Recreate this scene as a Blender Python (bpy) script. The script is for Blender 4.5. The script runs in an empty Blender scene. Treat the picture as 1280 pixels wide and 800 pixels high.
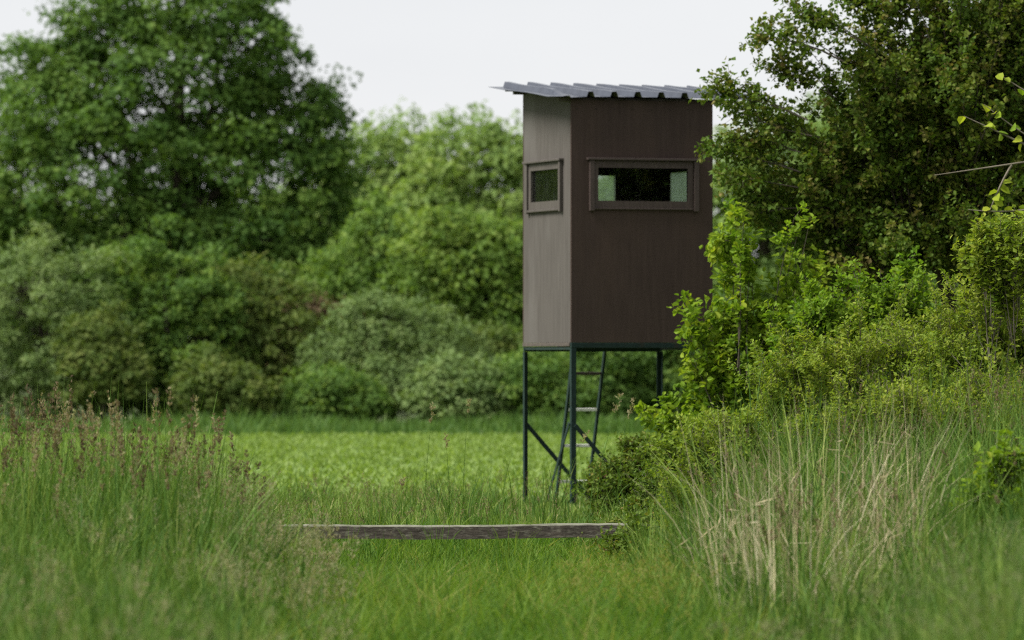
import bpy, math
import numpy as np
from mathutils import Vector

# ------------------------------------------------------------------ camera, sky, sun, exposure
scene = bpy.context.scene
COL = scene.collection
FPX, EYE, HOR = 6800.0, 1.22, 450.0            # focal length in photo pixels, eye height, horizon row
cam_data = bpy.data.cameras.new("camera")
cam = bpy.data.objects.new("camera", cam_data)
COL.objects.link(cam)
cam.location = (0, 0, EYE)
cam.rotation_euler = (math.pi / 2 + math.atan((HOR - 400) / FPX), 0, 0)
cam_data.sensor_width = 36.0
cam_data.lens = 36.0 * FPX / 1280.0
cam_data.clip_start = 0.5
cam_data.clip_end = 4000
cam_data.dof.use_dof = True
cam_data.dof.focus_distance = 34.0
cam_data.dof.aperture_fstop = 4.4
scene.camera = cam

SUN_EL, SUN_AZ = math.radians(50), math.radians(-105)   # azimuth from +Y (view direction) towards +X
world = bpy.data.worlds.new("World")
scene.world = world
world.use_nodes = True
nt = world.node_tree
for n in list(nt.nodes):
    nt.nodes.remove(n)
sky = nt.nodes.new("ShaderNodeTexSky")
sky.sky_type = 'NISHITA'
sky.sun_disc = False
sky.sun_elevation = SUN_EL
sky.sun_rotation = SUN_AZ
sky.air_density = 1.0
sky.dust_density = 1.0
sky.ozone_density = 1.0
hs = nt.nodes.new("ShaderNodeHueSaturation")
hs.inputs['Saturation'].default_value = 0.25
wtc = nt.nodes.new("ShaderNodeTexCoord")                # closed white cloud cover with faint structure, over the sky
wmp = nt.nodes.new("ShaderNodeMapping")
wmp.inputs['Scale'].default_value = (1, 1, 3)
wnz = nt.nodes.new("ShaderNodeTexNoise")
wnz.inputs['Scale'].default_value = 5.0
wnz.inputs['Detail'].default_value = 5
wrp = nt.nodes.new("ShaderNodeValToRGB")
wrp.color_ramp.elements[0].position = 0.3
wrp.color_ramp.elements[0].color = (2.68, 2.74, 2.86, 1)
wrp.color_ramp.elements[1].position = 0.7
wrp.color_ramp.elements[1].color = (3.12, 3.15, 3.21, 1)
wmx = nt.nodes.new("ShaderNodeMix")
wmx.data_type = 'RGBA'
wmx.inputs[0].default_value = 0.88
bg = nt.nodes.new("ShaderNodeBackground")
bg.inputs['Strength'].default_value = 0.15
out = nt.nodes.new("ShaderNodeOutputWorld")
nt.links.new(sky.outputs[0], hs.inputs['Color'])
nt.links.new(wtc.outputs['Generated'], wmp.inputs['Vector'])
nt.links.new(wmp.outputs[0], wnz.inputs['Vector'])
nt.links.new(wnz.outputs['Fac'], wrp.inputs[0])
nt.links.new(hs.outputs[0], wmx.inputs[6])
nt.links.new(wrp.outputs[0], wmx.inputs[7])
nt.links.new(wmx.outputs[2], bg.inputs['Color'])
nt.links.new(bg.outputs[0], out.inputs['Surface'])

sd = bpy.data.lights.new("sun", 'SUN')
sd.energy = 4.4
sd.angle = math.radians(28)
sd.color = (1.0, 0.96, 0.90)
sun = bpy.data.objects.new("sun", sd)
COL.objects.link(sun)
sdir = Vector((math.sin(SUN_AZ) * math.cos(SUN_EL), math.cos(SUN_AZ) * math.cos(SUN_EL), math.sin(SUN_EL)))
sun.rotation_euler = sdir.to_track_quat('Z', 'Y').to_euler()
sun.location = (-20, 20, 40)

vs = scene.view_settings
vs.view_transform = 'Standard'
vs.look = 'None'
vs.exposure = 0.85
vs.gamma = 1.0
vs.use_curve_mapping = False
scene.render.engine = 'CYCLES'
scene.cycles.pixel_filter_type = 'BLACKMAN_HARRIS'
scene.cycles.filter_width = 1.15
scene.cycles.max_bounces = 8
scene.cycles.diffuse_bounces = 4
scene.cycles.transmission_bounces = 6
scene.cycles.transparent_max_bounces = 16
scene.cycles.use_denoising = False

R = np.random.default_rng(11)


def PX(px, py, d):
    """a photo pixel seen at distance d, as a point in the world"""
    return np.array([(px - 640) / FPX * d, d, EYE + (HOR - py) / FPX * d])


def sstep(a, b, x):
    t = np.clip((x - a) / (b - a), 0, 1)
    return t * t * (3 - 2 * t)


def gz(x, y):
    """height of the ground: flat, with a low bank along the hedge on the right"""
    x = np.asarray(x, float)
    y = np.asarray(y, float)
    bank = 0.30 * sstep(1.25, 3.2, x - 0.012 * (y - 25)) * (1 - sstep(40, 48, y)) * sstep(-5, 10, y)
    left = 0.06 * sstep(0.9, 2.2, -x) * (1 - sstep(30, 35, y))
    roll = 0.02 * np.sin(x * 1.7 + 0.6) * np.sin(y * 0.9) * (1 - sstep(40, 50, y))
    return bank + left + roll


# ------------------------------------------------------------------ materials
def new_mat(name):
    m = bpy.data.materials.new(name)
    m.use_nodes = True
    t = m.node_tree
    for n in list(t.nodes):
        t.nodes.remove(n)
    o = t.nodes.new("ShaderNodeOutputMaterial")
    return m, t, o


def ramp_node(t, stops):
    r = t.nodes.new("ShaderNodeValToRGB")
    e = r.color_ramp.elements
    while len(e) > len(stops) and len(e) > 1:
        e.remove(e[-1])
    while len(e) < len(stops):
        e.new(0.5)
    for el, (p, c) in zip(e, stops):
        el.position = p
        el.color = (c[0], c[1], c[2], 1)
    return r


def leaf_mat(name, stops, transl=0.35, rough=0.6, spec=0.12, tcol=(1.25, 1.3, 0.6)):
    m, t, o = new_mat(name)
    a = t.nodes.new("ShaderNodeAttribute")
    a.attribute_name = "tint"
    r = ramp_node(t, stops)
    p = t.nodes.new("ShaderNodeBsdfPrincipled")
    p.inputs['Roughness'].default_value = rough
    p.inputs['Specular IOR Level'].default_value = spec
    tr = t.nodes.new("ShaderNodeBsdfTranslucent")
    mu = t.nodes.new("ShaderNodeMix")
    mu.data_type = 'RGBA'
    mu.blend_type = 'MULTIPLY'
    mu.inputs[0].default_value = 1.0
    mu.inputs[7].default_value = (*tcol, 1)
    mx = t.nodes.new("ShaderNodeMixShader")
    mx.inputs[0].default_value = transl
    t.links.new(a.outputs['Fac'], r.inputs[0])
    t.links.new(r.outputs[0], p.inputs['Base Color'])
    t.links.new(r.outputs[0], mu.inputs[6])
    t.links.new(mu.outputs[2], tr.inputs['Color'])
    t.links.new(p.outputs[0], mx.inputs[1])
    t.links.new(tr.outputs[0], mx.inputs[2])
    t.links.new(mx.outputs[0], o.inputs['Surface'])
    return m


def surf_mat(name, c1, c2, scale=(8, 8, 8), detail=6, rough=0.7, metal=0.0, spec=0.4, bump=0.15,
             c3=None, scale3=(2, 2, 2), f3=(0.5, 0.7), bscale=None):
    """two-tone noise, an optional third stain colour, and a noise bump, in object coordinates"""
    m, t, o = new_mat(name)
    tc = t.nodes.new("ShaderNodeTexCoord")
    mp = t.nodes.new("ShaderNodeMapping")
    mp.inputs['Scale'].default_value = scale
    nz = t.nodes.new("ShaderNodeTexNoise")
    nz.inputs['Scale'].default_value = 1.0
    nz.inputs['Detail'].default_value = detail
    nz.inputs['Roughness'].default_value = 0.65
    r = ramp_node(t, [(0.3, c1), (0.7, c2)])
    p = t.nodes.new("ShaderNodeBsdfPrincipled")
    p.inputs['Roughness'].default_value = rough
    p.inputs['Metallic'].default_value = metal
    p.inputs['Specular IOR Level'].default_value = spec
    t.links.new(tc.outputs['Object'], mp.inputs['Vector'])
    t.links.new(mp.outputs[0], nz.inputs['Vector'])
    t.links.new(nz.outputs['Fac'], r.inputs[0])
    col = r.outputs[0]
    if c3 is not None:
        mp3 = t.nodes.new("ShaderNodeMapping")
        mp3.inputs['Scale'].default_value = scale3
        n3 = t.nodes.new("ShaderNodeTexNoise")
        n3.inputs['Scale'].default_value = 1.0
        n3.inputs['Detail'].default_value = 5
        r3 = ramp_node(t, [(f3[0], (0, 0, 0)), (f3[1], (1, 1, 1))])
        mx = t.nodes.new("ShaderNodeMix")
        mx.data_type = 'RGBA'
        mx.inputs[7].default_value = (*c3, 1)
        t.links.new(tc.outputs['Object'], mp3.inputs['Vector'])
        t.links.new(mp3.outputs[0], n3.inputs['Vector'])
        t.links.new(n3.outputs['Fac'], r3.inputs[0])
        t.links.new(r3.outputs[0], mx.inputs[0])
        t.links.new(col, mx.inputs[6])
        col = mx.outputs[2]
    t.links.new(col, p.inputs['Base Color'])
    if bump:
        b = t.nodes.new("ShaderNodeBump")
        b.inputs['Strength'].default_value = bump
        b.inputs['Distance'].default_value = 0.01
        t.links.new(nz.outputs['Fac'], b.inputs['Height'])
        t.links.new(b.outputs[0], p.inputs['Normal'])
    t.links.new(p.outputs[0], o.inputs['Surface'])
    return m


def glass_mat(name, dust=0.06, dcol=(0.5, 0.55, 0.5), base=0.0):
    m, t, o = new_mat(name)
    tr = t.nodes.new("ShaderNodeBsdfTransparent")
    tr.inputs[0].default_value = (0.88, 0.92, 0.89, 1)
    gl = t.nodes.new("ShaderNodeBsdfGlossy")
    gl.inputs['Roughness'].default_value = 0.03
    fr = t.nodes.new("ShaderNodeFresnel")
    fr.inputs[0].default_value = 1.5
    mx = t.nodes.new("ShaderNodeMixShader")
    df = t.nodes.new("ShaderNodeBsdfTranslucent")
    df.inputs[0].default_value = (*dcol, 1)
    tc = t.nodes.new("ShaderNodeTexCoord")
    mp = t.nodes.new("ShaderNodeMapping")
    mp.inputs['Scale'].default_value = (14, 14, 5)
    nz = t.nodes.new("ShaderNodeTexNoise")
    nz.inputs['Scale'].default_value = 1
    nz.inputs['Detail'].default_value = 6
    r = ramp_node(t, [(0.35, (base,) * 3), (0.8, (base + dust * 3,) * 3)])
    m2 = t.nodes.new("ShaderNodeMixShader")
    t.links.new(tc.outputs['Object'], mp.inputs['Vector'])
    t.links.new(mp.outputs[0], nz.inputs['Vector'])
    t.links.new(nz.outputs['Fac'], r.inputs[0])
    t.links.new(fr.outputs[0], mx.inputs[0])
    t.links.new(tr.outputs[0], mx.inputs[1])
    t.links.new(gl.outputs[0], mx.inputs[2])
    t.links.new(r.outputs[0], m2.inputs[0])
    t.links.new(mx.outputs[0], m2.inputs[1])
    t.links.new(df.outputs[0], m2.inputs[2])
    t.links.new(m2.outputs[0], o.inputs['Surface'])
    return m


G = {}
G['oak'] = leaf_mat("foliage_oak", [(0, (0.056, 0.118, 0.024)), (0.5, (0.105, 0.185, 0.034)), (1, (0.195, 0.270, 0.054))], 0.35)
G['far'] = leaf_mat("foliage_far_hazy", [(0, (0.130, 0.215, 0.060)), (0.5, (0.190, 0.280, 0.078)), (1, (0.275, 0.350, 0.102))], 0.4)  # haze over the far trees is put into this lighter leaf colour
G['mid'] = leaf_mat("foliage_mid", [(0, (0.085, 0.160, 0.032)), (0.5, (0.140, 0.225, 0.044)), (1, (0.230, 0.300, 0.062))], 0.4)
G['willow'] = leaf_mat("foliage_willow", [(0, (0.100, 0.165, 0.052)), (0.5, (0.150, 0.222, 0.072)), (1, (0.225, 0.290, 0.104))], 0.3)
G['shrub'] = leaf_mat("foliage_shrub", [(0, (0.058, 0.120, 0.026)), (0.5, (0.100, 0.180, 0.034)), (1, (0.200, 0.275, 0.048))], 0.35)
G['olive'] = leaf_mat("foliage_olive", [(0, (0.068, 0.118, 0.026)), (0.5, (0.112, 0.160, 0.036)), (1, (0.185, 0.210, 0.055))], 0.35)
G['copper'] = leaf_mat("foliage_copper", [(0, (0.070, 0.075, 0.030)), (0.5, (0.110, 0.080, 0.042)), (1, (0.180, 0.115, 0.075))], 0.3)
G['haw'] = leaf_mat("foliage_hawthorn", [(0, (0.045, 0.095, 0.012)), (0.5, (0.085, 0.135, 0.016)), (0.75, (0.135, 0.155, 0.026)), (1, (0.190, 0.150, 0.055))], 0.3)
G['elm'] = leaf_mat("foliage_elm", [(0, (0.090, 0.180, 0.016)), (0.5, (0.165, 0.255, 0.020)), (1, (0.310, 0.355, 0.034))], 0.42)
G['fine'] = leaf_mat("foliage_fine", [(0, (0.090, 0.160, 0.018)), (0.5, (0.170, 0.235, 0.026)), (1, (0.290, 0.320, 0.046))], 0.38)
G['bramble'] = leaf_mat("foliage_bramble", [(0, (0.055, 0.110, 0.016)), (0.6, (0.115, 0.165, 0.024)), (0.85, (0.180, 0.140, 0.040)), (1, (0.200, 0.100, 0.045))], 0.35)
G['crop'] = leaf_mat("crop_leaf", [(0, (0.130, 0.205, 0.044)), (0.6, (0.178, 0.255, 0.056)), (1, (0.240, 0.315, 0.100))], 0.4, rough=0.55, spec=0.2)
G['grass'] = leaf_mat("grass_blade", [(0, (0.030, 0.080, 0.012)), (0.45, (0.090, 0.165, 0.026)), (0.85, (0.190, 0.250, 0.055)), (1, (0.380, 0.330, 0.160))], 0.25)
G['farverge'] = leaf_mat("far_grass_blade", [(0, (0.042, 0.095, 0.020)), (0.5, (0.078, 0.145, 0.030)), (1, (0.125, 0.185, 0.042))], 0.32)
G['lush'] = leaf_mat("grass_lush", [(0, (0.036, 0.092, 0.012)), (0.5, (0.088, 0.168, 0.020)), (0.9, (0.165, 0.235, 0.036)), (1, (0.270, 0.245, 0.080))], 0.42)
G['pan'] = leaf_mat("grass_seed", [(0, (0.080, 0.058, 0.034)), (0.4, (0.170, 0.132, 0.078)), (0.75, (0.290, 0.250, 0.145)), (1, (0.300, 0.310, 0.150))], 0.3)
G['airy'] = leaf_mat("grass_seed_airy", [(0, (0.110, 0.150, 0.055)), (0.5, (0.180, 0.205, 0.090)), (1, (0.300, 0.270, 0.160))], 0.3)
G['straw'] = leaf_mat("straw", [(0, (0.300, 0.240, 0.130)), (0.5, (0.470, 0.400, 0.240)), (1, (0.620, 0.560, 0.390))], 0.2, tcol=(1, 0.95, 0.8))
G['bark'] = surf_mat("bark", (0.035, 0.028, 0.020), (0.085, 0.070, 0.052), (12, 12, 3), rough=0.9, bump=0.4)
G['twig'] = surf_mat("twig_bark", (0.100, 0.085, 0.060), (0.200, 0.175, 0.130), (30, 30, 30), rough=0.85, bump=0.1)


# ------------------------------------------------------------------ mesh helpers
def nrm(v):
    return v / np.maximum(np.linalg.norm(v, axis=-1, keepdims=True), 1e-9)


def make_mesh(name, V, Q, tint=None, smooth=False):
    """V (n,3), Q (m,4) quads"""
    me = bpy.data.meshes.new(name)
    V = np.ascontiguousarray(V, np.float32)
    Q = np.ascontiguousarray(Q, np.int32)
    me.vertices.add(len(V))
    me.vertices.foreach_set("co", V.ravel())
    me.loops.add(Q.size)
    me.loops.foreach_set("vertex_index", Q.ravel())
    me.polygons.add(len(Q))
    me.polygons.foreach_set("loop_start", np.arange(0, Q.size, 4, dtype=np.int32))
    me.polygons.foreach_set("loop_total", np.full(len(Q), 4, np.int32))
    if tint is not None:
        a = me.attributes.new("tint", 'FLOAT', 'POINT')
        a.data.foreach_set("value", np.clip(np.asarray(tint, np.float32), 0, 1))
    me.update(calc_edges=True)
    me.polygons.foreach_set("use_smooth", np.full(len(Q), bool(smooth)))
    return me


def link(name, me, mat, parent=None, **kw):
    o = bpy.data.objects.new(name, me)
    COL.objects.link(o)
    if mat is not None:
        me.materials.append(mat)
    o.parent = parent
    for k, v in kw.items():
        if v is not None:
            o[k] = v
    return o


def thing(name, loc, label, cat, group=None, rz=0.0):
    o = bpy.data.objects.new(name, None)
    COL.objects.link(o)
    o.empty_display_size = 0.2
    o.location = tuple(float(c) for c in loc)
    o.rotation_euler = (0, 0, rz)
    o['label'] = label
    o['category'] = cat
    if group:
        o['group'] = group
    return o


def copy_tree(root, loc, rz, label, scale=1.0, group=None):
    r = root.copy()
    COL.objects.link(r)
    r.location = loc
    r.rotation_euler = (0, 0, rz)
    r.scale = (scale,) * 3
    r['label'] = label
    r['group'] = group or 'hawthorns along the hedge'
    for ch in list(root.children):
        c = ch.copy()
        COL.objects.link(c)
        c.parent = r
    return r


class Geo:
    """collects quads with a tint per vertex"""
    def __init__(s):
        s.V, s.Q, s.T, s.n = [], [], [], 0

    def add(s, V, Q, T):
        s.V.append(V)
        s.Q.append(np.asarray(Q) + s.n)
        s.T.append(T)
        s.n += len(V)

    def mesh(s, name, off=(0, 0, 0), smooth=False):
        V = np.concatenate(s.V) - np.asarray(off)
        return make_mesh(name, V, np.concatenate(s.Q), np.concatenate(s.T), smooth)


def add_leaves(g, P, T, N, L, W, tint, fold=0.25, fine=False):
    """leaf blades: P base, T along, N face normal; all (n,3)"""
    n = len(P)
    if n == 0:
        return
    T = nrm(T)
    B = nrm(np.cross(N, T))
    N = np.cross(T, B)
    L = np.broadcast_to(np.asarray(L, float), (n,))[:, None]
    W = np.broadcast_to(np.asarray(W, float), (n,))[:, None]
    if not fine:
        V = np.stack([P, P + T * L * .45 + B * W * .5 + N * W * fold, P + T * L, P + T * L * .45 - B * W * .5 + N * W * fold], 1)
        Q = np.arange(4 * n).reshape(n, 4)
        g.add(V.reshape(-1, 3), Q, np.repeat(tint, 4))
    else:
        d = N * L * 0.12
        V = np.stack([P, P + T * L * .28 + B * W * .46 + N * W * fold, P + T * L * .68 + B * W * .40 + N * W * fold - d * .4,
                      P + T * L - d, P + T * L * .68 - B * W * .40 + N * W * fold - d * .4, P + T * L * .28 - B * W * .46 + N * W * fold], 1)
        i = np.arange(n)[:, None] * 6
        Q = np.concatenate([i + [0, 1, 2, 3], i + [0, 3, 4, 5]])
        g.add(V.reshape(-1, 3), Q, np.repeat(tint, 6))


def add_blades(g, P, H, lean, az, W, tint, segs=3, twist=None):
    """grass blades: ribbons that curve over. lean 0..1, az direction of the lean"""
    n = len(P)
    if n == 0:
        return
    t = np.linspace(0, 1, segs + 1)
    d = np.stack([np.cos(az), np.sin(az), 0 * az], 1)
    tw = R.uniform(0, math.pi, n) if twist is None else twist
    s = np.stack([np.cos(tw), np.sin(tw), 0 * tw], 1)
    V = np.zeros((n, segs + 1, 2, 3))
    for k, tt in enumerate(t):
        c = P + d * (lean * H * tt ** 1.9)[:, None]
        c[:, 2] += H * (tt - 0.45 * lean * tt ** 2.2)
        w = (W * (1 - tt ** 1.6 * 0.88) * 0.5)[:, None]
        V[:, k, 0] = c - s * w
        V[:, k, 1] = c + s * w
    base = np.arange(n)[:, None] * (2 * (segs + 1))
    Q = np.concatenate([base + [2 * k, 2 * k + 1, 2 * k + 3, 2 * k + 2] for k in range(segs)])
    g.add(V.reshape(-1, 3), Q, np.repeat(tint, 2 * (segs + 1)))


def blade_tip(P, H, lean, az, t):
    d = np.stack([np.cos(az), np.sin(az), 0 * az], 1)
    c = P + d * (lean * H * t ** 1.9)[:, None]
    c[:, 2] += H * (t - 0.45 * lean * t ** 2.2)
    return c


def add_heads(g, P, H, lean, az, tint, frac=0.2, rad=0.02, k=60, size=0.008, dense=0.8, nb=14):
    """seed heads on the top part of stems: spikelets gathered on short side branches"""
    n = len(P)
    tb = 1 - frac * R.random((n, nb)) ** dense
    u = (1 - tb) / frac                                   # 0 at tip, 1 at the base of the head
    prof = np.sin(np.clip(u, 0, 1) ** 0.75 * math.pi * 0.90) * 0.85 + 0.15
    ab = R.uniform(0, 2 * math.pi, (n, nb))
    rb = rad * prof * R.uniform(.4, 1.25, (n, nb)) * R.uniform(.75, 1.3, (n, 1))
    C = np.stack([blade_tip(P, H, lean, az, tb[:, j]) for j in range(nb)], 1)
    q = max(1, k // nb)
    f = np.linspace(.15, 1, q)[None, None]
    D = np.stack([rb[..., None] * f * np.cos(ab)[..., None], rb[..., None] * f * np.sin(ab)[..., None], rb[..., None] * f * R.uniform(.5, 1.3, (n, nb, 1))], -1)
    C = (C[:, :, None] + D + R.normal(0, size * .22, (n, nb, q, 3))).reshape(-1, 3)
    m = len(C)
    a = np.repeat(ab.ravel(), q)
    T = np.stack([np.cos(a) * .5, np.sin(a) * .5, R.uniform(.6, 1.4, m)], 1) + R.normal(0, .22, (m, 3))
    sz = np.full(m, float(size))
    add_leaves(g, C, T, R.normal(0, 1, (m, 3)), sz * R.uniform(.7, 1.4, m), sz * .45 * R.uniform(.7, 1.3, m),
               np.repeat(tint, nb * q) + np.repeat(R.normal(0, .12, n * nb), q) + R.normal(0, .08, m), 0.1)


def add_tube(g, pts, rad, sides=6, tint=0.5):
    pts = np.asarray(pts, float)
    rad = np.broadcast_to(np.asarray(rad, float), (len(pts),))
    tan = nrm(np.gradient(pts, axis=0))
    ref = np.array([0.31, 0.17, 0.93]) if abs(tan[0][2]) < 0.9 else np.array([1.0, 0.1, 0.0])
    b = nrm(np.cross(tan, ref))
    c = np.cross(tan, b)
    a = np.arange(sides) * 2 * math.pi / sides
    V = pts[:, None] + (np.cos(a)[None, :, None] * b[:, None] + np.sin(a)[None, :, None] * c[:, None]) * rad[:, None, None]
    Q = []
    for i in range(len(pts) - 1):
        for k in range(sides):
            k2 = (k + 1) % sides
            Q.append((i * sides + k, i * sides + k2, (i + 1) * sides + k2, (i + 1) * sides + k))
    g.add(V.reshape(-1, 3), np.array(Q), np.full(len(pts) * sides, tint))


def bez(a, b, c, n):
    t = np.linspace(0, 1, n)[:, None]
    return (1 - t) ** 2 * a + 2 * t * (1 - t) * b + t * t * c


def add_sticks(g, S, E, r0, r1, tint=0.5):
    """many straight three-sided tapered twigs at once"""
    n = len(S)
    if n == 0:
        return
    d = nrm(E - S)
    ref = np.where(np.abs(d[:, 2:3]) > .9, [[1., 0, 0]], [[0, 0, 1.]])
    b = nrm(np.cross(d, ref))
    c = np.cross(d, b)
    r0 = np.broadcast_to(r0, (n,))[:, None]
    r1 = np.broadcast_to(r1, (n,))[:, None]
    rows = []
    for (pp, rr) in ((S, r0), (E, r1)):
        for k in range(3):
            a = k * 2.0944
            rows.append(pp + (b * math.cos(a) + c * math.sin(a)) * rr)
    V = np.stack(rows, 1)
    i = np.arange(n)[:, None] * 6
    Q = np.concatenate([i + [k, (k + 1) % 3, 3 + (k + 1) % 3, 3 + k] for k in range(3)])
    g.add(V.reshape(-1, 3), Q, np.full(6 * n, tint))


def dirs(n):
    return nrm(R.normal(0, 1, (n, 3)))


def lumpy(d, seed):
    """smooth lumpy factor about 1 for a direction"""
    r = np.random.default_rng(seed)
    s = np.zeros(len(d))
    for f, a in ((2.2, .11), (4.5, .10), (9.0, .09)):
        for _ in range(2):
            k = r.normal(0, f, 3)
            s += a * np.sin(d @ k + r.uniform(0, 6.28))
    return 1 + s


def box_quads(lo, hi):
    x0, y0, z0 = lo
    x1, y1, z1 = hi
    V = np.array([(x0, y0, z0), (x1, y0, z0), (x1, y1, z0), (x0, y1, z0), (x0, y0, z1), (x1, y0, z1), (x1, y1, z1), (x0, y1, z1)], float)
    Q = np.array([(0, 3, 2, 1), (4, 5, 6, 7), (0, 1, 5, 4), (1, 2, 6, 5), (2, 3, 7, 6), (3, 0, 4, 7)])
    return V, Q


def box(name, lo, hi, mat, parent, bevel=0.004, **kw):
    V, Q = box_quads(lo, hi)
    o = link(name, make_mesh(name, V, Q), mat, parent, **kw)
    if bevel:
        b = o.modifiers.new("bevel", 'BEVEL')
        b.width = bevel
        b.segments = 2
    return o


def bar(name, a, b, w, h, mat, parent, up=(0, 0, 1), bevel=0.002, **kw):
    """a rectangular bar from a to b"""
    a = np.array(a, float)
    b = np.array(b, float)
    d = nrm(b - a)
    s = nrm(np.cross(d, np.array(up, float)))
    u = np.cross(s, d)
    V = []
    for p in (a, b):
        for (i, j) in ((-1, -1), (1, -1), (1, 1), (-1, 1)):
            V.append(p + s * i * w / 2 + u * j * h / 2)
    Q = np.array([(0, 1, 2, 3), (4, 7, 6, 5), (0, 4, 5, 1), (1, 5, 6, 2), (2, 6, 7, 3), (3, 7, 4, 0)])
    o = link(name, make_mesh(name, np.array(V), Q), mat, parent, **kw)
    if bevel:
        m = o.modifiers.new("bevel", 'BEVEL')
        m.width = bevel
        m.segments = 2
    return o


# ------------------------------------------------------------------ ground and field
def build_ground():
    m, t, o = new_mat("ground_soil")
    tc = t.nodes.new("ShaderNodeTexCoord")
    n1 = t.nodes.new("ShaderNodeTexNoise")
    n1.inputs['Scale'].default_value = 3.0
    n1.inputs['Detail'].default_value = 8
    r = ramp_node(t, [(0.3, (0.045, 0.060, 0.018)), (0.55, (0.070, 0.110, 0.022)), (0.75, (0.100, 0.095, 0.045))])
    p = t.nodes.new("ShaderNodeBsdfPrincipled")
    p.inputs['Roughness'].default_value = 0.95
    b = t.nodes.new("ShaderNodeBump")
    b.inputs['Strength'].default_value = 0.6
    b.inputs['Distance'].default_value = 0.03
    t.links.new(tc.outputs['Object'], n1.inputs['Vector'])
    t.links.new(n1.outputs['Fac'], r.inputs[0])
    t.links.new(r.outputs[0], p.inputs['Base Color'])
    t.links.new(n1.outputs['Fac'], b.inputs['Height'])
    t.links.new(b.outputs[0], p.inputs['Normal'])
    t.links.new(p.outputs[0], o.inputs['Surface'])
    xs = np.unique(np.concatenate([np.linspace(-9, 9, 73), [-700, -250, -100, -50, -25, -14, 14, 25, 50, 100, 250, 700]]))
    ys = np.unique(np.concatenate([np.linspace(0, 52, 105), [-300, -60, -20, -8, 60, 75, 100, 130, 180, 300, 600, 900]]))
    X, Y = np.meshgrid(xs, ys)
    V = np.stack([X, Y, gz(X, Y)], -1).reshape(-1, 3)
    nx = len(xs)
    i = (np.arange(len(ys) - 1)[:, None] * nx + np.arange(nx - 1)[None]).ravel()
    Q = np.stack([i, i + 1, i + 1 + nx, i + nx], 1)
    link("ground", make_mesh("ground", V, Q, smooth=True), m, None, kind="structure", label="grassy ground under the track and verges")

    fm = surf_mat("field_soil", (0.080, 0.130, 0.026), (0.135, 0.210, 0.038), (6, 6, 6), rough=0.95, bump=0.5)
    V = np.array([(-60, 47.0, 0.008), (-1.0, 46.3, 0.008), (3, 47.5, 0.008), (60, 58, 0.008), (60, 86.5, 0.008), (-60, 86.5, 0.008)], float)
    me = bpy.data.meshes.new("field")
    me.from_pydata([tuple(v) for v in V], [], [(0, 1, 2, 3, 4, 5)])
    link("field", me, fm, None, kind="structure", label="flat green crop field behind the hide")


build_ground()

# ------------------------------------------------------------------ the hide on stilts
ply_side = surf_mat("grey_ply", (0.058, 0.052, 0.0465), (0.086, 0.078, 0.070), (26, 26, 2.2), detail=7, rough=0.85, spec=0.15, bump=0.12,  # paler and greyer boards than the front wall
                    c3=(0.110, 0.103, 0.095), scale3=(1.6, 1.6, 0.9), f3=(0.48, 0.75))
ply_front = surf_mat("brown_ply", (0.042, 0.0285, 0.0245), (0.062, 0.043, 0.0365), (30, 30, 2.0), detail=7, rough=0.8, spec=0.15, bump=0.12,
                     c3=(0.070, 0.047, 0.037), scale3=(2.0, 2.0, 1.0), f3=(0.45, 0.8))
inner_ply = surf_mat("inner_ply", (0.020, 0.016, 0.013), (0.034, 0.027, 0.021), (20, 20, 2), rough=0.9, spec=0.1, bump=0.1)
trim_dark = surf_mat("brown_trim", (0.045, 0.031, 0.027), (0.070, 0.050, 0.043), (40, 40, 6), rough=0.6, bump=0.1)
trim_side = surf_mat("grey_trim", (0.040, 0.033, 0.028), (0.070, 0.060, 0.051), (40, 40, 6), rough=0.7, bump=0.1)  # greyer than the front trim
steel_green = surf_mat("green_steel", (0.0065, 0.016, 0.015), (0.013, 0.030, 0.026), (18, 18, 18), rough=0.6, spec=0.2, bump=0.05,
                       c3=(0.022, 0.020, 0.014), scale3=(9, 9, 4), f3=(0.6, 0.75))
roof_metal = surf_mat("grey_sheet_metal", (0.055, 0.064, 0.088), (0.095, 0.108, 0.140), (3, 9, 9), rough=0.28, metal=0.75, spec=0.5, bump=0.03,
                      c3=(0.050, 0.054, 0.060), scale3=(3, 1.2, 3), f3=(0.55, 0.8))
moss = surf_mat("mossy_underside", (0.060, 0.062, 0.030), (0.110, 0.110, 0.060), (15, 15, 15), rough=0.9, bump=0.2)
wood_grey = surf_mat("grey_timber", (0.050, 0.042, 0.034), (0.105, 0.090, 0.072), (4, 40, 40), rough=0.85, bump=0.3)
rung_metal = surf_mat("worn_rung", (0.60, 0.60, 0.56), (0.80, 0.80, 0.75), (30, 30, 30), rough=0.5, metal=0.0, bump=0.05, c3=(0.16, 0.13, 0.10), scale3=(14, 14, 14), f3=(0.55, 0.65))
rung_dark = surf_mat("brown_rung", (0.045, 0.033, 0.028), (0.085, 0.065, 0.055), (30, 30, 30), rough=0.6, bump=0.05)
pane_mat = glass_mat("dusty_pane", 0.006)
pane_back = glass_mat("hazy_pane", 0.06, (0.62, 0.70, 0.60), 0.25)

HA = math.radians(18.5)
FL = PX(714, 450, 45.0)
CW, CD = 1.25, 1.25                      # cabin width and depth
Z0, ZF, ZB = 1.366, 3.375, 3.495         # cabin floor, top of the front wall, top of the back wall
TH = 0.018


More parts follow.
